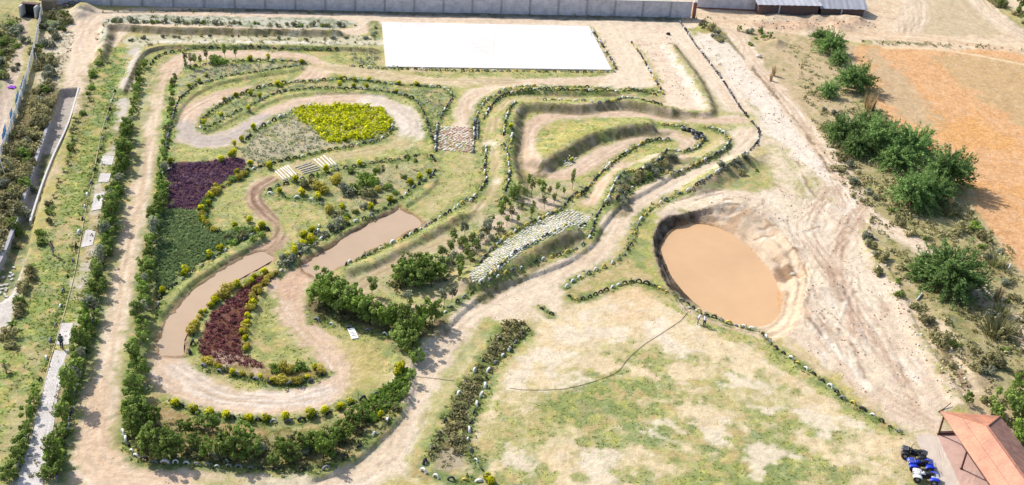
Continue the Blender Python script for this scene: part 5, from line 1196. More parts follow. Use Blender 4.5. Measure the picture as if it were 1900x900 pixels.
hedge(['pale', 'low', 'dryb'], [(1300,42),(1325,60),(1335,78)], 1.8, .8, 'dusty shrub', 'verge right of the brick pier', 'top', 'dusty shrubs right of the brick pier', jit=.8)
hedge(['pale', 'low', 'hedge'], [(1375,58),(1400,62),(1420,66),(1400,82)], 1.6, .7, 'dusty shrub', 'patch right of the dirt road top', 'left', 'dusty shrubs by the road top', jit=1)
hedge(['pale', 'dryb', 'pale', 'low'], [(1520,200),(1545,215),(1560,300),(1580,330),(1610,360),(1650,400),(1680,425),(1720,440),(1780,440),(1800,420)], 2.4, .9, 'dusty scrub bush', 'verge below the feathery bushes', 'top', 'scrub below the feathery bushes', jit=1.2)
hedge(['dryb', 'low', 'pale', 'dryb'], [(1600,440),(1625,470),(1640,500),(1665,535),(1690,560),(1720,590),(1740,620),(1790,650),(1830,700)], 1.9, .9, 'scrub bush', 'gully right of the churned ground', 'top', 'scrub along the gully', jit=1.0)
hedge(['dryb', 'low', 'dryb', 'pale'], [(1830,440),(1850,480),(1870,520),(1890,560),(1860,600),(1880,650),(1850,680),(1885,700)], 2.2, 1.0, 'scrub bush', 'rough ground at the right edge', 'top', 'scrub at the right edge', jit=1.5)
hedge(['low', 'hedge', 'low'], [(1800,745),(1825,755),(1850,765),(1875,785),(1895,810),(1905,845),(1890,760),(1860,740),(1895,720)], 1.5, 1.1, 'bright green bush', 'thicket behind the orange roof', 'left', 'bushes behind the orange roof', jit=.8)
hedge(['dryb', 'dryb', 'hedge'], [(1830,-15),(1850,5),(1870,15),(1885,30),(1900,40)], 2.0, 1.4, 'grey green bush', 'thicket in the top right corner', 'left', 'bushes in the top right corner', jit=1.5)
for i, (a, b_, v, s) in enumerate([(1608,200,0,2.0),(1618,205,0,1.9),(1612,208,0,1.7),(1430,150,0,1.0),(1435,140,0,1.0),(1660,305,0,1.4),(1760,390,0,1.3),(1855,585,1,1.5),(1850,620,1,1.9),(1845,490,1,1.6),(1850,560,0,1.4),(1760,400,1,1.2)]):
    put('reed', a, b_, s, f'clump of tall dry grass, {ORD(i + 1)} from the top on the right-hand waste ground', 'grass clump', 'tall grass clumps on the waste ground', var=v)
# left scrub land
hedge(['dryb', 'dryb', 'pale', 'low'], [(100,30),(120,45),(92,60),(75,165),(90,180),(60,200),(80,215),(45,250),(65,260),(30,300),(50,300),(20,340),(40,345),(10,380),(28,395),(8,430),(-5,460),(15,420),(5,350),(25,280),(50,230)], 1.6, 1.1, 'brown scrub bush', 'overgrown plot left of the drain', 'top', 'scrub left of the drain', jit=1.6)
hedge(['low', 'pale', 'low'], [(5,70),(15,50),(30,60),(20,90),(8,110),(15,130),(0,150),(-5,100),(28,80)], 1.5, 1.1, 'green bush', 'thicket in the top left corner', 'top', 'bushes in the top left corner', jit=1.5)
hedge(['low', 'pale', 'hedge'], [(92,28),(110,32),(122,42),(108,55),(92,60),(88,45)], 1.2, .75, 'green bush', 'growth right of the white barrier', 'top', 'bushes right of the white barrier', jit=1)
hedge(['pale', 'low'], [(210,42),(260,42),(330,42),(400,44),(480,46),(560,49),(630,50)], 1.5, .65, 'dusty low shrub', 'bank between the two far roads', 'left', 'shrubs between the far roads', jit=.5)
hedge(['pale', 'low'], [(240,74),(300,70),(400,68),(500,70),(600,73),(690,68),(695,50)], 2.2, .5, 'dusty low shrub', 'strip below the far roads', 'left', 'shrubs below the far roads', jit=.6)
hedge(['dryb', 'low', 'pale'], [(1330,310),(1350,305),(1370,312),(1390,300),(1395,315)], 1.5, .7, 'scrubby bush', 'slope under the right perimeter tyres', 'left', 'bushes under the perimeter tyres', jit=.8)
hedge(['low', 'dryb', 'pale'], [(1150,370),(1160,345),(1175,335),(1195,325),(1215,312),(1230,300),(1245,295)], 1.2, .75, 'scrubby bush', 'shaded bank between the tyre rows', 'bottom', 'bushes on the shaded bank', jit=.8)
hedge(['hedge', 'low'], [(965,345),(955,365),(945,380),(935,395)], 1.3, .6, 'green bush', 'foot of the left bank', 'top', 'bushes at the foot of the left bank', jit=.5)
for k, l in PR.items():
    for o in l:
        if o.name not in used:
            for ch in KIDS.get(o.name, []): bpy.data.objects.remove(ch)
            bpy.data.objects.remove(o)

# ---------------------------------------------------------------- ground cover nobody could count
def ground_col(x, y):
    i = np.clip(np.searchsorted(AX, x), 0, nx - 1); j = np.clip(np.searchsorted(AY, y), 0, ny - 1); return C[j * nx + i]
def cover(name, areas, mat, label, kind='blade'):
    """areas: (pixels, plants per square metre, size, patch)"""
    r = np.random.default_rng(abs(hash(name)) % 9999 if False else sum(map(ord, name))); Vs, Fs, Cs = [], [], []; off = 0
    for px, dens, size, patch in areas:
        p = smooth(PGL(px), True, 2); x0, x1, y0, y1 = box_of(p, 0); n = int((x1 - x0) * (y1 - y0) * dens)
        x = r.uniform(x0, x1, n); y = r.uniform(y0, y1, n); k = inside(x + (fbm(x, y, 1.6, 3, 91) - .5) * 1.3, y + (fbm(x, y, 1.6, 3, 92) - .5) * 1.3, p)
        if patch is not None: k &= fbm(x, y, patch[1], 3, 55) > patch[0]
        x, y = x[k], y[k]; z = Hf(x, y); n = len(x); s = size * r.uniform(.5, 1.4, n)
        if kind == 'blade':
            for q in range(3):
                a = r.uniform(0, 6.28, n); dx, dy = np.cos(a) * s * .5, np.sin(a) * s * .5; lx, ly = r.normal(0, .35, n) * s, r.normal(0, .35, n) * s
                v = np.stack([np.stack([x - dx, y - dy, z - .02], 1), np.stack([x + dx, y + dy, z - .02], 1), np.stack([x + dx * .6 + lx, y + dy * .6 + ly, z + s * .8], 1), np.stack([x - dx * .7 + lx, y - dy * .7 + ly, z + s], 1)], 1).reshape(-1, 3)
                c = np.repeat(np.stack([r.uniform(.65, 1.3, n), np.clip(fbm(x, y, 3, 2, 66) + r.normal(0, .2, n), 0, 1), r.random(n)], 1), 4, 0)
                Vs.append(v); Fs.append(np.arange(4 * n).reshape(n, 4) + off); Cs.append(c); off += 4 * n
        else:
            m_ = 9; cen = np.repeat(np.stack([x, y, z + s * .35], 1), m_, 0); ss = np.repeat(s, m_); d = r.normal(0, 1, (n * m_, 3)); d /= np.linalg.norm(d, axis=1, keepdims=True)
            cen = cen + d * ss[:, None] * np.array([.5, .5, .38]); v, f, c = leaves(cen, d + np.array([0, 0, .6]), ss * .42, 1.2, seed=int(dens * 100) % 97)
            Vs.append(v); Fs.append(f + off); Cs.append(c); off += len(v)
    me = mesh_from(name, np.concatenate(Vs), np.concatenate(Fs), [LM[mat]], np.concatenate(Cs), smooth_=False)
    print(name, off // 4)
    return tag(add(name, me), label, None, kind='stuff')
cover('yellow_flower_bed', [([(545,208),(575,197),(640,196),(700,200),(718,212),(726,235),(712,250),(680,258),(640,262),(612,266),(590,250),(580,235),(560,225)], 5.0, .62, None)], 'ybed', 'bright yellow leafy bedding plants filling the oval bed', 'clump')
cover('purple_bed', [([(318,305),(380,302),(440,293),(454,304),(456,313),(425,333),(400,348),(385,368),(370,386),(307,383),(312,340)], 14, .30, None)], 'purple', 'dark purple bedding plants', 'clump')
cover('red_bed', [([(378,610),(395,580),(430,552),(470,520),(498,508),(505,513),(480,545),(458,590),(450,640),(465,668),(500,685),(440,680),(385,662),(370,640)], 11, .34, (.30, 1.2))], 'maroon', 'dark red bedding plants', 'clump')
cover('green_bed', [([(303,390),(372,394),(380,422),(400,430),(450,422),(486,424),(468,437),(420,458),(370,490),(330,518),(295,546),(287,546),(290,480),(296,430)], 34, .20, None)], 'dgrass', 'dense green ground cover of the green bed')
cover('seedlings', [([(448,283),(472,252),(512,227),(545,210),(578,240),(602,262),(600,274),(540,290),(480,308)], 3.2, .36, None), ([(380,235),(400,214),(440,187),(500,165),(580,157),(700,161),(780,168),(830,175),(808,228),(785,193),(740,175),(600,163),(500,177),(440,205)], 3.0, .3, (.3, 2)),
    ([(335,180),(390,128),(470,119),(560,118),(520,126),(440,137),(370,152)], 3.0, .34, (.3, 2)), ([(640,95),(700,95),(702,118),(660,120)], 2.5, .45, None), ([(84,64),(128,58),(138,76),(116,130),(104,163),(74,158),(74,100)], 2.2, .3, (.4, 2))], 'pale', 'rows of pale seedlings on bare beds', 'clump')
cover('brush', [([(937,603),(982,606),(958,638),(908,690),(880,745),(862,800),(872,840),(800,838),(822,800),(850,730),(890,670)], 5.5, .55, (.28, 2)), ([(800,842),(868,838),(885,868),(805,872)], 3, .35, (.45, 1))], 'dry', 'dark dry brush on the strip beside the lawn', 'clump')
cover('brush_leaves', [([(937,603),(982,606),(958,638),(908,690),(880,745),(862,800),(822,800),(850,730),(890,670)], 3.0, .5, (.4, 2)), ([(255,775),(340,790),(480,812),(600,800),(700,750),(750,705),(740,770),(700,810),(640,850),(560,870),(400,864),(270,850),(236,820)], 3.4, .5, (.35, 2)),
    ([(570,565),(620,560),(720,590),(780,580),(800,620),(760,640),(720,618),(640,600),(590,596)], 2.5, .5, (.35, 2)), ([(720,540),(790,545),(880,470),(940,430),(900,420),(820,470),(740,510)], 2.2, .5, (.35, 2))], 'olive', 'leafy undergrowth under the trees', 'clump')
cover('slope_grass', [([(690,745),(705,725),(735,700),(760,690),(750,730),(735,755),(705,775),(680,785),(660,770)], 22, .35, None)], 'bright', 'bright green grass on the slope of the lowest bend')
cover('scrub', [([(60,165),(106,168),(90,230),(64,300),(8,465),(-30,500),(-60,400),(0,300),(40,200)], 1.6, .6, (.38, 2)), ([(1480,100),(1600,140),(1640,210),(1740,330),(1850,440),(1920,560),(1920,900),(1800,760),(1700,590),(1640,460),(1560,340),(1500,220)], 1.1, .55, (.46, 3)),
    ([(1420,60),(1520,90),(1600,160),(1560,200),(1470,160)], .7, .5, (.5, 2)), ([(1290,90),(1340,100),(1480,240),(1440,220)], .4, .4, (.55, 2))], 'dry', 'dry scrub over the waste ground', 'clump')
cover('weeds', [([(60,165),(106,168),(90,230),(64,300),(8,465),(-30,500),(-60,400),(0,300),(40,200)], 1.0, .6, (.45, 2)), ([(1500,150),(1640,210),(1740,330),(1850,440),(1920,560),(1920,900),(1800,760),(1700,590),(1640,460),(1560,340)], 1.0, .55, (.5, 3)), ([(205,32),(420,34),(640,42),(640,52),(400,50),(215,46),(190,80)], 1.4, .42, (.4, 2)),
    ([(240,66),(690,66),(700,84),(480,80),(270,86)], 1.1, .35, (.42, 2)), ([(160,14),(1280,30),(1280,38),(900,29),(480,19)], 1.2, .4, (.35, 2)), ([(1610,76),(1910,88),(1910,96),(1700,86),(1612,82)], 1.2, .45, (.3, 2)), ([(0,30),(34,40),(26,100),(6,150),(-20,160)], 1.6, .7, (.35, 2)),
    ([(230,290),(210,370),(190,460),(160,600),(120,740),(80,900),(60,900),(110,700),(150,520),(190,380),(215,290)], 1.6, .36, (.45, 2))], 'olive', 'weeds along the verges', 'clump')
def turf(name, areas, label):
    """short grass in the colour of the turf it grows from, only where the ground is green"""
    r = np.random.default_rng(12); Vs, Fs, Cs = [], [], []; off = 0
    for px, dens, size in areas:
        p = smooth(PGL(px), True, 2); x0, x1, y0, y1 = box_of(p, 0); n = int((x1 - x0) * (y1 - y0) * dens)
        x = r.uniform(x0, x1, n); y = r.uniform(y0, y1, n); k = inside(x, y, p); x, y = x[k], y[k]
        g = ground_col(x, y); k = (g[:, 1] > g[:, 0] * .90) & (g[:, 2] < g[:, 1] * .62) & (r.random(len(x)) < .25 + fbm(x, y, 1.5, 3, 55) - .25); x, y, g = x[k], y[k], g[k]; z = Hf(x, y); n = len(x); s = size * r.uniform(.5, 1.5, n)
        for q in range(2):
            a = r.uniform(0, 6.28, n); dx, dy = np.cos(a) * s * .55, np.sin(a) * s * .55; lx, ly = r.normal(0, .6, n) * s, r.normal(0, .6, n) * s
            v = np.stack([np.stack([x - dx, y - dy, z - .02], 1), np.stack([x + dx, y + dy, z - .02], 1), np.stack([x + dx * .6 + lx, y + dy * .6 + ly, z + s * .3], 1), np.stack([x - dx * .7 + lx, y - dy * .7 + ly, z + s * .36], 1)], 1).reshape(-1, 3)
            Vs.append(v); Fs.append(np.arange(4 * n).reshape(n, 4) + off); Cs.append(np.repeat(g * r.uniform(.95, 1.35, n)[:, None] * np.array([.98, 1.04, .85]), 4, 0)); off += 4 * n
    mt = bpy.data.materials.new('turf_blades'); mt.use_nodes = True; t = mt.node_tree; t.nodes.clear(); out = t.nodes.new('ShaderNodeOutputMaterial')
    at = t.nodes.new('ShaderNodeAttribute'); at.attribute_name = 'Col'; d = t.nodes.new('ShaderNodeBsdfDiffuse'); tr = t.nodes.new('ShaderNodeBsdfTranslucent'); ms = t.nodes.new('ShaderNodeMixShader'); ms.inputs[0].default_value = .45
    t.links.new(at.outputs[0], d.inputs[0]); t.links.new(at.outputs[0], tr.inputs[0]); t.links.new(d.outputs[0], ms.inputs[1]); t.links.new(tr.outputs[0], ms.inputs[2]); t.links.new(ms.outputs[0], out.inputs[0])
    me = mesh_from(name, np.concatenate(Vs), np.concatenate(Fs), [mt], np.concatenate(Cs), smooth_=False); print(name, off // 4)
    return tag(add(name, me), label, None, kind='stuff')
turf('short_grass', [([(262,92),(705,90),(716,132),(1140,137),(1225,172),(1320,214),(1400,245),(1340,320),(1180,400),(1050,480),(800,620),(765,720),(700,830),(560,890),(230,850),(262,620),(300,400),(300,200)], 9, .13),
    ([(170,95),(262,98),(240,210),(215,350),(190,470),(150,620),(90,760),(30,900),(-40,900),(-20,720),(40,560),(80,420),(120,300),(150,180)], 12, .17),
    ([(990,600),(1120,550),(1220,542),(1400,620),(1550,730),(1690,815),(1640,930),(860,930),(870,800),(920,690)], 12, .12),
    ([(1440,90),(1600,140),(1740,330),(1850,440),(1920,560),(1920,900),(1800,760),(1700,590),(1640,460),(1560,340)], 6, .2)], 'short grass over the field')

def clods(name, areas, mats, label):
    """stones and lumps of soil too many to count"""
    r = np.random.default_rng(31); Vs, Fs, Ms = [], [], []; off = 0
    for px, dens, size, patch in areas:
        p = smooth(PGL(px), True, 2); x0, x1, y0, y1 = box_of(p, 0); n = int((x1 - x0) * (y1 - y0) * dens)
        x = r.uniform(x0, x1, n); y = r.uniform(y0, y1, n); k = inside(x, y, p) & (fbm(x, y, 2.2, 3, 58) > patch); x, y = x[k], y[k]; z = Hf(x, y); n = len(x)
        s = size * r.uniform(.4, 1, n) ** 2 * 1.6; a = r.uniform(0, 6.28, n)
        ring = [np.stack([x + np.cos(a + q * 1.5708) * s * r.uniform(.6, 1, n), y + np.sin(a + q * 1.5708) * s * r.uniform(.6, 1, n), z - .02], 1) for q in range(4)]
        top = [np.stack([x + np.cos(a + q * 1.5708) * s * .45, y + np.sin(a + q * 1.5708) * s * .45, z + s * r.uniform(.45, .8, n)], 1) for q in range(4)]
        Vs.append(np.stack(ring + top, 1).reshape(-1, 3)); f = np.array([[0, 1, 5, 4], [1, 2, 6, 5], [2, 3, 7, 6], [3, 0, 4, 7], [4, 5, 6, 7]])
        Fs.append((np.arange(n)[:, None, None] * 8 + f[None]).reshape(-1, 4) + off); Ms.append(np.repeat(r.integers(0, len(mats), n), 5)); off += 8 * n
    me = mesh_from(name, np.concatenate(Vs), np.concatenate(Fs), mats, None, np.concatenate(Ms), smooth_=False); print(name, off // 8)
    return tag(add(name, me), label, None, kind='stuff')
clods('clods', [([(1238,375),(1290,355),(1420,350),(1500,330),(1590,420),(1660,540),(1700,600),(1790,750),(1740,800),(1600,740),(1500,655),(1460,600),(1480,480),(1420,410),(1300,385)], 1.5, .11, .5),
    ([(1400,36),(1605,38),(1620,52),(1410,54)], 1.6, .22, .4), ([(1600,440),(1700,560),(1800,700),(1760,740),(1680,600)], 3, .16, .42), ([(160,760),(200,880),(420,900),(640,880),(780,720),(960,560),(900,560),(740,760),(600,888),(240,850),(200,760)], 1.8, .075, .46),
    ([(1175,55),(1250,55),(1310,200),(1235,180)], 1.6, .12, .45), ([(84,64),(128,58),(138,76),(116,130),(104,163),(74,158)], 3, .16, .4), ([(1290,70),(1360,80),(1560,300),(1590,380),(1500,330),(1420,240)], 1.6, .12, .45), ([(990,600),(1120,560),(1220,550),(1500,700),(1640,800),(1640,890),(900,890),(900,760)], .9, .06, .5)],
    [solid('pale_clod', (226, 200, 172), .95, .2, 2), solid('brown_clod', (176, 146, 118), .95, .2, 2), M['stone']], 'stones and lumps of dry soil over the bare ground')

# tufts of longer grass along the tyres
rr_ = np.random.default_rng(77); Vs, Fs, Cs = [], [], []; off = 0
for desc_, e_, sp_, pat_, px_ in ROWS:
    if 'perimeter' in desc_ or 'red stones' in desc_ or 'right of the court' in desc_: continue
    p = smooth(PGL(px_), n=3); L_ = np.linalg.norm(np.diff(p, axis=0), axis=1).sum(); n = int(L_ * 7); pts = np.array([(a, b) for a, b, c in resample(p, L_ / max(n, 2), .5)]); pts = pts + rr_.normal(0, .32, pts.shape)
    pts = pts[fbm(pts[:, 0], pts[:, 1], 2.2, 2, 88) > .38]; n = len(pts)
    if n < 3: continue
    x, y = pts[:, 0], pts[:, 1]; z = Hf(x, y); s = .19 * rr_.uniform(.5, 1.7, n); m_ = 5
    cen = np.repeat(np.stack([x, y, z + s * .4], 1), m_, 0); ss = np.repeat(s, m_); d = rr_.normal(0, 1, (n * m_, 3)); d /= np.linalg.norm(d, axis=1, keepdims=True)
    v, f, c = leaves(cen + d * ss[:, None] * np.array([.6, .6, .35]), d + np.array([0, 0, .5]), ss * .55, 1.8, seed=5); Vs.append(v); Fs.append(f + off); Cs.append(c); off += len(v)
tag(add('tuft_grass', mesh_from('tuft_grass', np.concatenate(Vs), np.concatenate(Fs), [LM['rim']], np.concatenate(Cs), smooth_=False)), 'tufts of longer green grass growing along the tyre rows', None, kind='stuff')
# ---------------------------------------------------------------- people
def skin(name, vs_, es, rad, mat, parent=None, sub=1):
    me = bpy.data.meshes.new(name); me.from_pydata(vs_, es, []); me.materials.append(mat)
    o = add(name, me, parent); md = o.modifiers.new('skin', 'SKIN'); md.use_smooth_shade = True
    lay = me.skin_vertices[0].data if me.skin_vertices else None
    if lay is None:
        bpy.context.view_layer.objects.active = o; lay = me.skin_vertices[0].data
    for i, r in enumerate(rad): lay[i].radius = (r, r)
    lay[0].use_root = True
    sb = o.modifiers.new('sub', 'SUBSURF'); sb.levels = sb.render_levels = sub
    return o
def person(px, label, rz, pose, shirt, legs, sc=1.0):
    """pose: bend of the back (radians), arm swing left/right, stride"""
    bend, al, ar, stride = pose; p = PG(*px); root = None
    hip = (0, 0, .92); f = lambda d, a: (0, sin(a) * d, cos(a) * d)
    ch = (0, sin(bend) * .30, .92 + cos(bend) * .30); nk = (0, sin(bend) * .55, .92 + cos(bend) * .55); hd = (0, sin(bend * .8) * .55 + .10 + sin(bend) * .1, .92 + cos(bend) * .55 + .20 * cos(bend * .7))
    def arm(s, a):
        sh = (s * .19, nk[1] - .01, nk[2] - .04); el = (s * .25, sh[1] + sin(a) * .27, sh[2] - cos(a) * .27); a2 = a + .5; ha = (s * .22, el[1] + sin(a2) * .25, el[2] - cos(a2) * .25); return sh, el, ha
    def leg(s, a):
        hp = (s * .09, 0, .88); kn = (s * .11, sin(a) * .43 + .03, .88 - cos(a) * .43); an = (s * .12, kn[1] + sin(a * .6 - .05) * .42, .06); to = (s * .13, an[1] + .17, .03); return hp, kn, an, to
    L_, R_ = arm(-1, al), arm(1, ar); LL, RL = leg(-1, stride), leg(1, -stride)
    vs_ = [hip, ch, nk, hd, L_[0], L_[1], L_[2], R_[0], R_[1], R_[2], *LL, *RL, (hd[0], hd[1] + .02, hd[2] + .1)]
    es = [(0, 1), (1, 2), (2, 3), (2, 4), (4, 5), (5, 6), (2, 7), (7, 8), (8, 9), (0, 10), (10, 11), (11, 12), (12, 13), (0, 14), (14, 15), (15, 16), (16, 17), (3, 18)]
    rad = [.14, .15, .065, .10, .06, .045, .035, .06, .045, .035, .09, .065, .045, .035, .09, .065, .045, .035, .075]
    body = skin('person', vs_, es, rad, M['skin']); body.location = p; body.rotation_euler = (0, 0, rz); body.scale = (sc,) * 3
    tag(body, label, 'person')
    skin('shirt', [ch, (0, 0, .90), nk, L_[0], tuple((a + b_) / 2 for a, b_ in zip(L_[0], L_[1])), R_[0], tuple((a + b_) / 2 for a, b_ in zip(R_[0], R_[1]))], [(0, 1), (0, 2), (2, 3), (3, 4), (2, 5), (5, 6)], [.175, .165, .09, .08, .065, .08, .065], shirt, body)
    skin('trousers', [(0, 0, .90), LL[0], LL[1], LL[2], RL[0], RL[1], RL[2]], [(0, 1), (1, 2), (2, 3), (0, 4), (4, 5), (5, 6)], [.155, .11, .085, .06, .11, .085, .06], legs, body)
    mb = MB(); mb.ball((hd[0], hd[1] - .015, hd[2] + .075), .115, 10, 7, sc=(.95, 1, .95)); mb.obj('hair', M['black'], body, True)
    mb = MB()
    for s in (-1, 1): mb.ball((s * .035, hd[1] + .10, hd[2] + .03), .014, 6, 4)
    mb.obj('eyes', M['wplas'], body, True)
    return body
pal = solid('checked_shirt', (.42, .30, .22), .8, .4, 9, direct=True); navy = solid('dark_trousers', (.03, .035, .06), .85, .2, 4, direct=True)
greyt = solid('grey_trousers', (.25, .26, .30), .85, .2, 4, direct=True); teal = solid('teal_shirt', (.05, .17, .20), .85, .2, 4, direct=True); whs = solid('white_shirt', (.75, .75, .78), .8, .08, 4, direct=True)
person((99, 472), 'person in a brown and cream shirt standing in grass left of the paved path', 2.6, (.12, .5, .3, .12), pal, greyt)
person((115, 646), 'person in a dark teal shirt and dark trousers walking down the block paved path', 3.4, (.05, .2, .1, .28), teal, navy)
person((1294, 601), 'person in a white shirt crouching forward below the tyre row near the pit', -.9, (.85, .9, .9, .3), whs, greyt, .82)
person((1306, 606), 'person in white shirt and dark blue shorts bending beside the crouching one', -.3, (.45, .7, .6, .15), whs, navy, .85)

# ---------------------------------------------------------------- quad bikes
def quad(px, rz, body_m, plas2, label, sc=1.25):
    root = tag(empty('quad_bike', PG(*px), rz, sc), label, 'quad bike', 'quad bikes parked beside the orange roofed shed')
    for sx, sy, r in ((.62, .42, .27), (.62, -.42, .27), (-.60, .44, .28), (-.60, -.44, .28)):
        w_ = .22 if sx > 0 else .27; mb = MB(); mb.lathe([(-w_ / 2, r * .5), (-w_ / 2, r * .9), (-w_ * .3, r), (w_ * .3, r), (w_ / 2, r * .9), (w_ / 2, r * .5)], 'y', 16)
        for k in range(16):
            t_ = 2 * pi * k / 16; mb.box((r * cos(t_), 0, r * sin(t_)), (.04, w_ * .8, .06), ry=-t_)
        wo_ = mb.obj('wheel', M['rubber'], root, False, (sx, sy, r))
        mb = MB(); mb.lathe([(-w_ * .3, .02), (-w_ * .3, r * .52), (w_ * .3, r * .52), (w_ * .3, .02)], 'y', 12); mb.obj('rim', M['metal'], wo_)
    mb = MB(); mb.tube([(.65, 0, .38), (.2, 0, .32), (-.6, 0, .34)], .09, 6); mb.tube([(.62, -.4, .27), (.62, .4, .27)], .035, 6); mb.tube([(-.6, -.42, .28), (-.6, .42, .28)], .04, 6); mb.box((.0, 0, .40), (.5, .34, .30), bev=.04); mb.obj('chassis', M['black'], root)
    def fender(x0, x1, yc, zc, m_):
        mb = MB(); n = 8; vs_ = []
        for i in range(n + 1):
            t_ = pi * (.08 + .84 * i / n); x = (x0 + x1) / 2 - cos(t_) * (x1 - x0) / 2; z = zc + sin(t_) * .17
            for y in (-.17, -.12, .12, .17): vs_.append((x, yc + y, z - (.05 if abs(y) > .15 else 0)))
        fs = [(4 * i + j, 4 * i + 4 + j, 4 * i + 5 + j, 4 * i + 1 + j) for i in range(n) for j in range(3)]; k = len(vs_)
        mb.addp(vs_ + [(x, y, z - .03) for x, y, z in vs_], fs + [tuple(q + k for q in f[::-1]) for f in fs]); mb.obj('fender', m_, root, True)
    for yc in (-.38, .38): fender(.28, .98, yc, .42, body_m); fender(-1.0, -.26, yc, .44, plas2)
    mb = MB(); mb.box((.62, 0, .60), (.62, .44, .16), ry=.18, taper=.7, bev=.05); mb.box((.22, 0, .66), (.34, .30, .22), taper=.75, bev=.06); mb.box((-.62, 0, .58), (.56, .5, .10), bev=.03); mb.obj('body', body_m, root, True)
    mb = MB(); mb.box((-.26, 0, .72), (.72, .32, .13), bev=.05, taper=.85); mb.obj('seat', M['black'], root, True)
    mb = MB(); mb.tube([(.34, 0, .7), (.30, 0, .95)], .03, 6); mb.tube([(.16, -.40, .98), (.28, -.18, .98), (.30, 0, .95), (.28, .18, .98), (.16, .40, .98)], .022, 6); mb.obj('handlebar', M['black'], root)
    for x0, x1, z in ((.5, .95, .76), (-.95, -.5, .74)):
        mb = MB()
        for y in (-.24, -.12, 0, .12, .24): mb.tube([(x0, y, z), (x1, y, z)], .013, 5)
        for x in (x0, x1): mb.tube([(x, -.26, z), (x, .26, z)], .016, 5)
        mb.obj('rack', M['metal'], root)
    for s in (-1, 1): mb = MB(); mb.ball((.93, s * .13, .56), .055, 8, 6, sc=(.6, 1, 1)); mb.obj('headlight', M['wplas'], root, True)
    mb = MB(); mb.box((.97, 0, .42), (.05, .42, .12), bev=.02); mb.obj('bumper', M['metal'], root)
quad((1694, 849), pi - .30, M['black'], M['black'], 'black quad bike parked at the top of the row of quad bikes')
quad((1706, 869), pi - .02, M['blue'], M['blue'], 'blue and black quad bike parked in the middle of the row')
quad((1716, 891), pi - .22, M['wplas'], M['blue'], 'white and blue quad bike parked at the bottom of the row')

# ---------------------------------------------------------------- small things
def cable(px, name, label, r=.022):
    p = smooth(PGL(px), n=6); mb = MB(); mb.tube([(x, y, h1(x, y) + .04) for x, y in p], r, 5)
    return tag(mb.obj(name, M['hose'], None, True), label, 'hose')
cable([(1281,577),(1266,592),(1250,604),(1232,616),(1215,627),(1195,640),(1177,655),(1162,670),(1148,688),(1130,698),(1105,707),(1075,716),(1045,722),(1010,724),(975,724),(945,720)], 'hose', 'thin black hose snaking over the lawn from the tyre row')
cable([(770,698),(800,702),(842,707)], 'hose', 'thin black hose lying across the big dirt road')
def log2(a, b_, r, mat, lab, cat='log', nm='log', lift=0.0):
    p, q = PG(*a), PG(*b_); mb = MB(); mb.tube([tuple(p + (0, 0, r)), tuple((p + q) / 2 + (0, 0, r + .02)), tuple(q + (0, 0, r + lift))], [r, r * .95, r * .85], 8); tag(mb.obj(nm, mat, None, True), lab, cat)
log2((1605,434),(1609,457), .2, M['concl'], 'thick pale concrete pole lying down the slope by the dirt road fork', 'pole', 'fallen_pole')
log2((1612,438),(1628,446), .13, M['concl'], 'shorter pale pole lying crosswise beside the thick one', 'pole', 'fallen_pole')
log2((1701,558),(1711,546), .13, M['concl'], 'pale stub of pole lying below the lone feathery bush', 'pole', 'fallen_pole')
log2((1741,765),(1763,752), .05, M['bark'], 'bent dry branch above the orange roof corner', 'branch', 'branch', .25)
def post(px, h, r, mat, lab, lean=(0, 0), nm='post', cat='post'):
    p = PG(*px); mb = MB(); mb.tube([(0, 0, -.1), (lean[0] * .5, lean[1] * .5, h * .5), (lean[0], lean[1], h)], [r, r, r * .8], 8); mb.tube([(lean[0], lean[1], h), (lean[0], lean[1], h + .04)], r * 1.2, 8)
    tag(mb.obj(nm, mat, None, True, tuple(p)), lab, cat)
post((1869,503), 1.0, .09, M['wplas'], 'short white marker post at the edge of the orange field', (.15, 0))
post((72,120), 1.8, .06, M['wplas'], 'thin white post right of the barrier near its top', (-.3, 0))
post((11,330), 2.6, .06, M['wplas'], 'thin white pole at the lower end of the barrier', (-.4, 0))
post((84,155), 1.0, .05, M['wplas'], 'short white stick in the scrub left of the drain', (-.2, 0))
# white board lying on the grass
mb = MB(); mb.box((0, 0, .09), (.75, 1.9, .06), rx=.03, bev=.01)
o = mb.obj('board', M['wplas'], None, False, tuple(PG(655, 620))); o.rotation_euler = (0, 0, .40); tag(o, 'white printed board lying on the grass in front of the broad trees', 'board')
mb = MB()
for k, (x, y, w_) in enumerate([(-.05, .55, .35), (.08, .35, .3), (-.08, .12, .42), (.06, -.12, .3), (-.1, -.35, .25), (.1, -.55, .34)]): mb.box((x, y, .124), (w_, .07, .006), rz=.5 * (-1) ** k)
mb.obj('print', M['black'], o)
def cloth(px, sx, sy, mat, lab, rz=0, nm='cloth'):
    p = PG(*px); mb = MB(); n = 6; vs_ = [((i / n - .5) * sx, (j / n - .5) * sy, .12 + .06 * sin(i * 1.7 + j) + .05 * cos(j * 2.3)) for i in range(n + 1) for j in range(n + 1)]
    fs = [(i * 7 + j, i * 7 + 7 + j, i * 7 + 8 + j, i * 7 + j + 1) for i in range(n) for j in range(n)]; mb.addp(vs_, fs); mb.addp([(x, y, z - .03) for x, y, z in vs_], [f[::-1] for f in fs])
    o = mb.obj(nm, mat, None, True, tuple(p)); o.rotation_euler = (0, 0, rz); tag(o, lab, 'cloth')
cloth((22,163), 1.0, 1.0, M['purple'], 'purple cloth lying on the far left dirt lane')
cloth((20,154), .7, .35, M['black'], 'small black cloth lying above the purple cloth')
cloth((313,315), .9, .5, M['wplas'], 'white sheet caught in the hedge beside the purple bed', .8)
cloth((664,503), .01, .01, M['bluecl'], 'x') if False else None
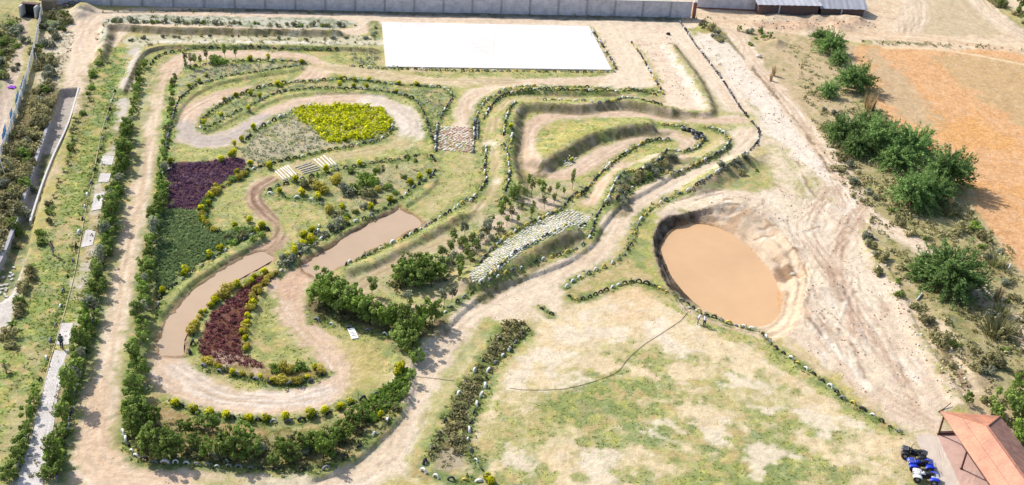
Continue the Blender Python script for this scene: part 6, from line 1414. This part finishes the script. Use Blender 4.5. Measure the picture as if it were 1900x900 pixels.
def rock(px, r, mat, lab):
    p = PG(*px); mb = MB(); random.seed(px[0]); mb.ball((0, 0, r * .35), r, 9, 7, sc=(1, .8, .6), jit=.12); tag(mb.obj('rock', mat, None, False, tuple(p)), lab, 'rock')
for px, r, lab in [((1408,106), .5, 'single pale boulder right of the far dirt road'), ((1471,510), .3, 'pale stone sitting in the muddy notch at the pit edge'), ((1278,572), .22, 'small pale stone at the hose end above the tyre row'), ((288,760), .28, 'pink stone in the bare soil left of the lowest bend'), ((430,838), .3, 'reddish stone among the bottom bed trees'), ((1292,577), .2, 'white stone just above the crouching person'), ((1240,64), .4, 'dark lump at the top of the sandy terrace edge')]:
    rock(px, r, M['black'] if 'dark lump' in lab else M['redstone'] if 'red' in lab or 'pink' in lab else M['stone'], lab)
# loose bricks on the pale slab at the far left
k = 0
for a, b_ in [(3,500),(20,508),(24,512),(18,515),(6,516),(2,532),(9,530),(13,530),(4,538),(11,540),(1,545),(9,548),(12,552),(12,538),(26,498),(22,520)]:
    k += 1; mb = MB(); mb.box((0, 0, .09), (.40, .22, .18), bev=.01); o = mb.obj('block', M['concl'], None, False, tuple(PG(a, b_))); o.rotation_euler = (0, 0, random.uniform(0, 3)); tag(o, f'grey block, {ORD(k)} of the loose blocks on the pale slab at far left', 'block', 'loose blocks on the slab')
# dark culvert mouth at the top left
root = tag(empty('culvert', PG(56, 30)), 'dark open culvert mouth with pale rims at the head of the far left lane', 'culvert')
mb = MB(); mb.box((0, 1.2, .9), (2.4, .1, 1.8)); mb.box((0, 0.2, .03), (2.3, 2.0, .05)); mb.obj('opening', M['black'], root)
for s in (-1, 1): mb = MB(); mb.box((s * 1.25, .2, .95), (.28, 2.2, 1.9), bev=.03); mb.obj('side_wall', M['concl'], root)
mb = MB(); mb.box((0, .9, 1.92), (2.9, .9, .15)); mb.obj('lintel', M['dbrick'], root)
# reed hut and the two motorbikes by the wall
root = tag(empty('straw_hut', PG(92, 17)), 'small straw hut right of the white barrier in the top left corner', 'hut')
mb = MB(); mb.box((0, 0, .9), (2.0, 1.6, 1.8), taper=.9); mb.obj('wall', LM['straw'] if False else solid('thatch', (.28, .22, .15), .95, .4, 8, direct=True), root)
mb = MB(); mb.box((0, 0, 2.0), (2.6, 2.2, .5), taper=.5); mb.obj('roof', solid('old_thatch', (.16, .13, .10), .95, .4, 8, direct=True), root)
def motorbike(px, rz, m_, lab):
    root = tag(empty('motorbike', PG(*px), rz), lab, 'motorbike', 'motorbikes parked under the wall')
    for x in (-.62, .62): mb = MB(); mb.lathe([(-.05, .22), (-.05, .3), (.05, .3), (.05, .22)], 'y', 14); mb.obj('wheel', M['rubber'], root, True, (x, 0, .3))
    mb = MB(); mb.tube([(-.62, 0, .3), (-.1, 0, .38), (.35, 0, .85), (.62, 0, .3)], .035, 6); mb.box((-.02, 0, .42), (.36, .2, .3), bev=.04); mb.obj('frame', M['metal'], root)
    mb = MB(); mb.box((.15, 0, .75), (.42, .24, .2), bev=.07, taper=.8); mb.obj('tank', m_, root, True); mb = MB(); mb.box((-.35, 0, .74), (.6, .22, .1), bev=.04); mb.obj('seat', M['black'], root, True)
    mb = MB(); mb.tube([(.28, -.32, .98), (.38, 0, .92), (.28, .32, .98)], .02, 5); mb.obj('handlebar', M['black'], root)
motorbike((126,14), .3, M['black'], 'black motorbike parked under the wall in the top left corner')
motorbike((134,11), .5, M['brick'], 'red motorbike parked just right of the black one')
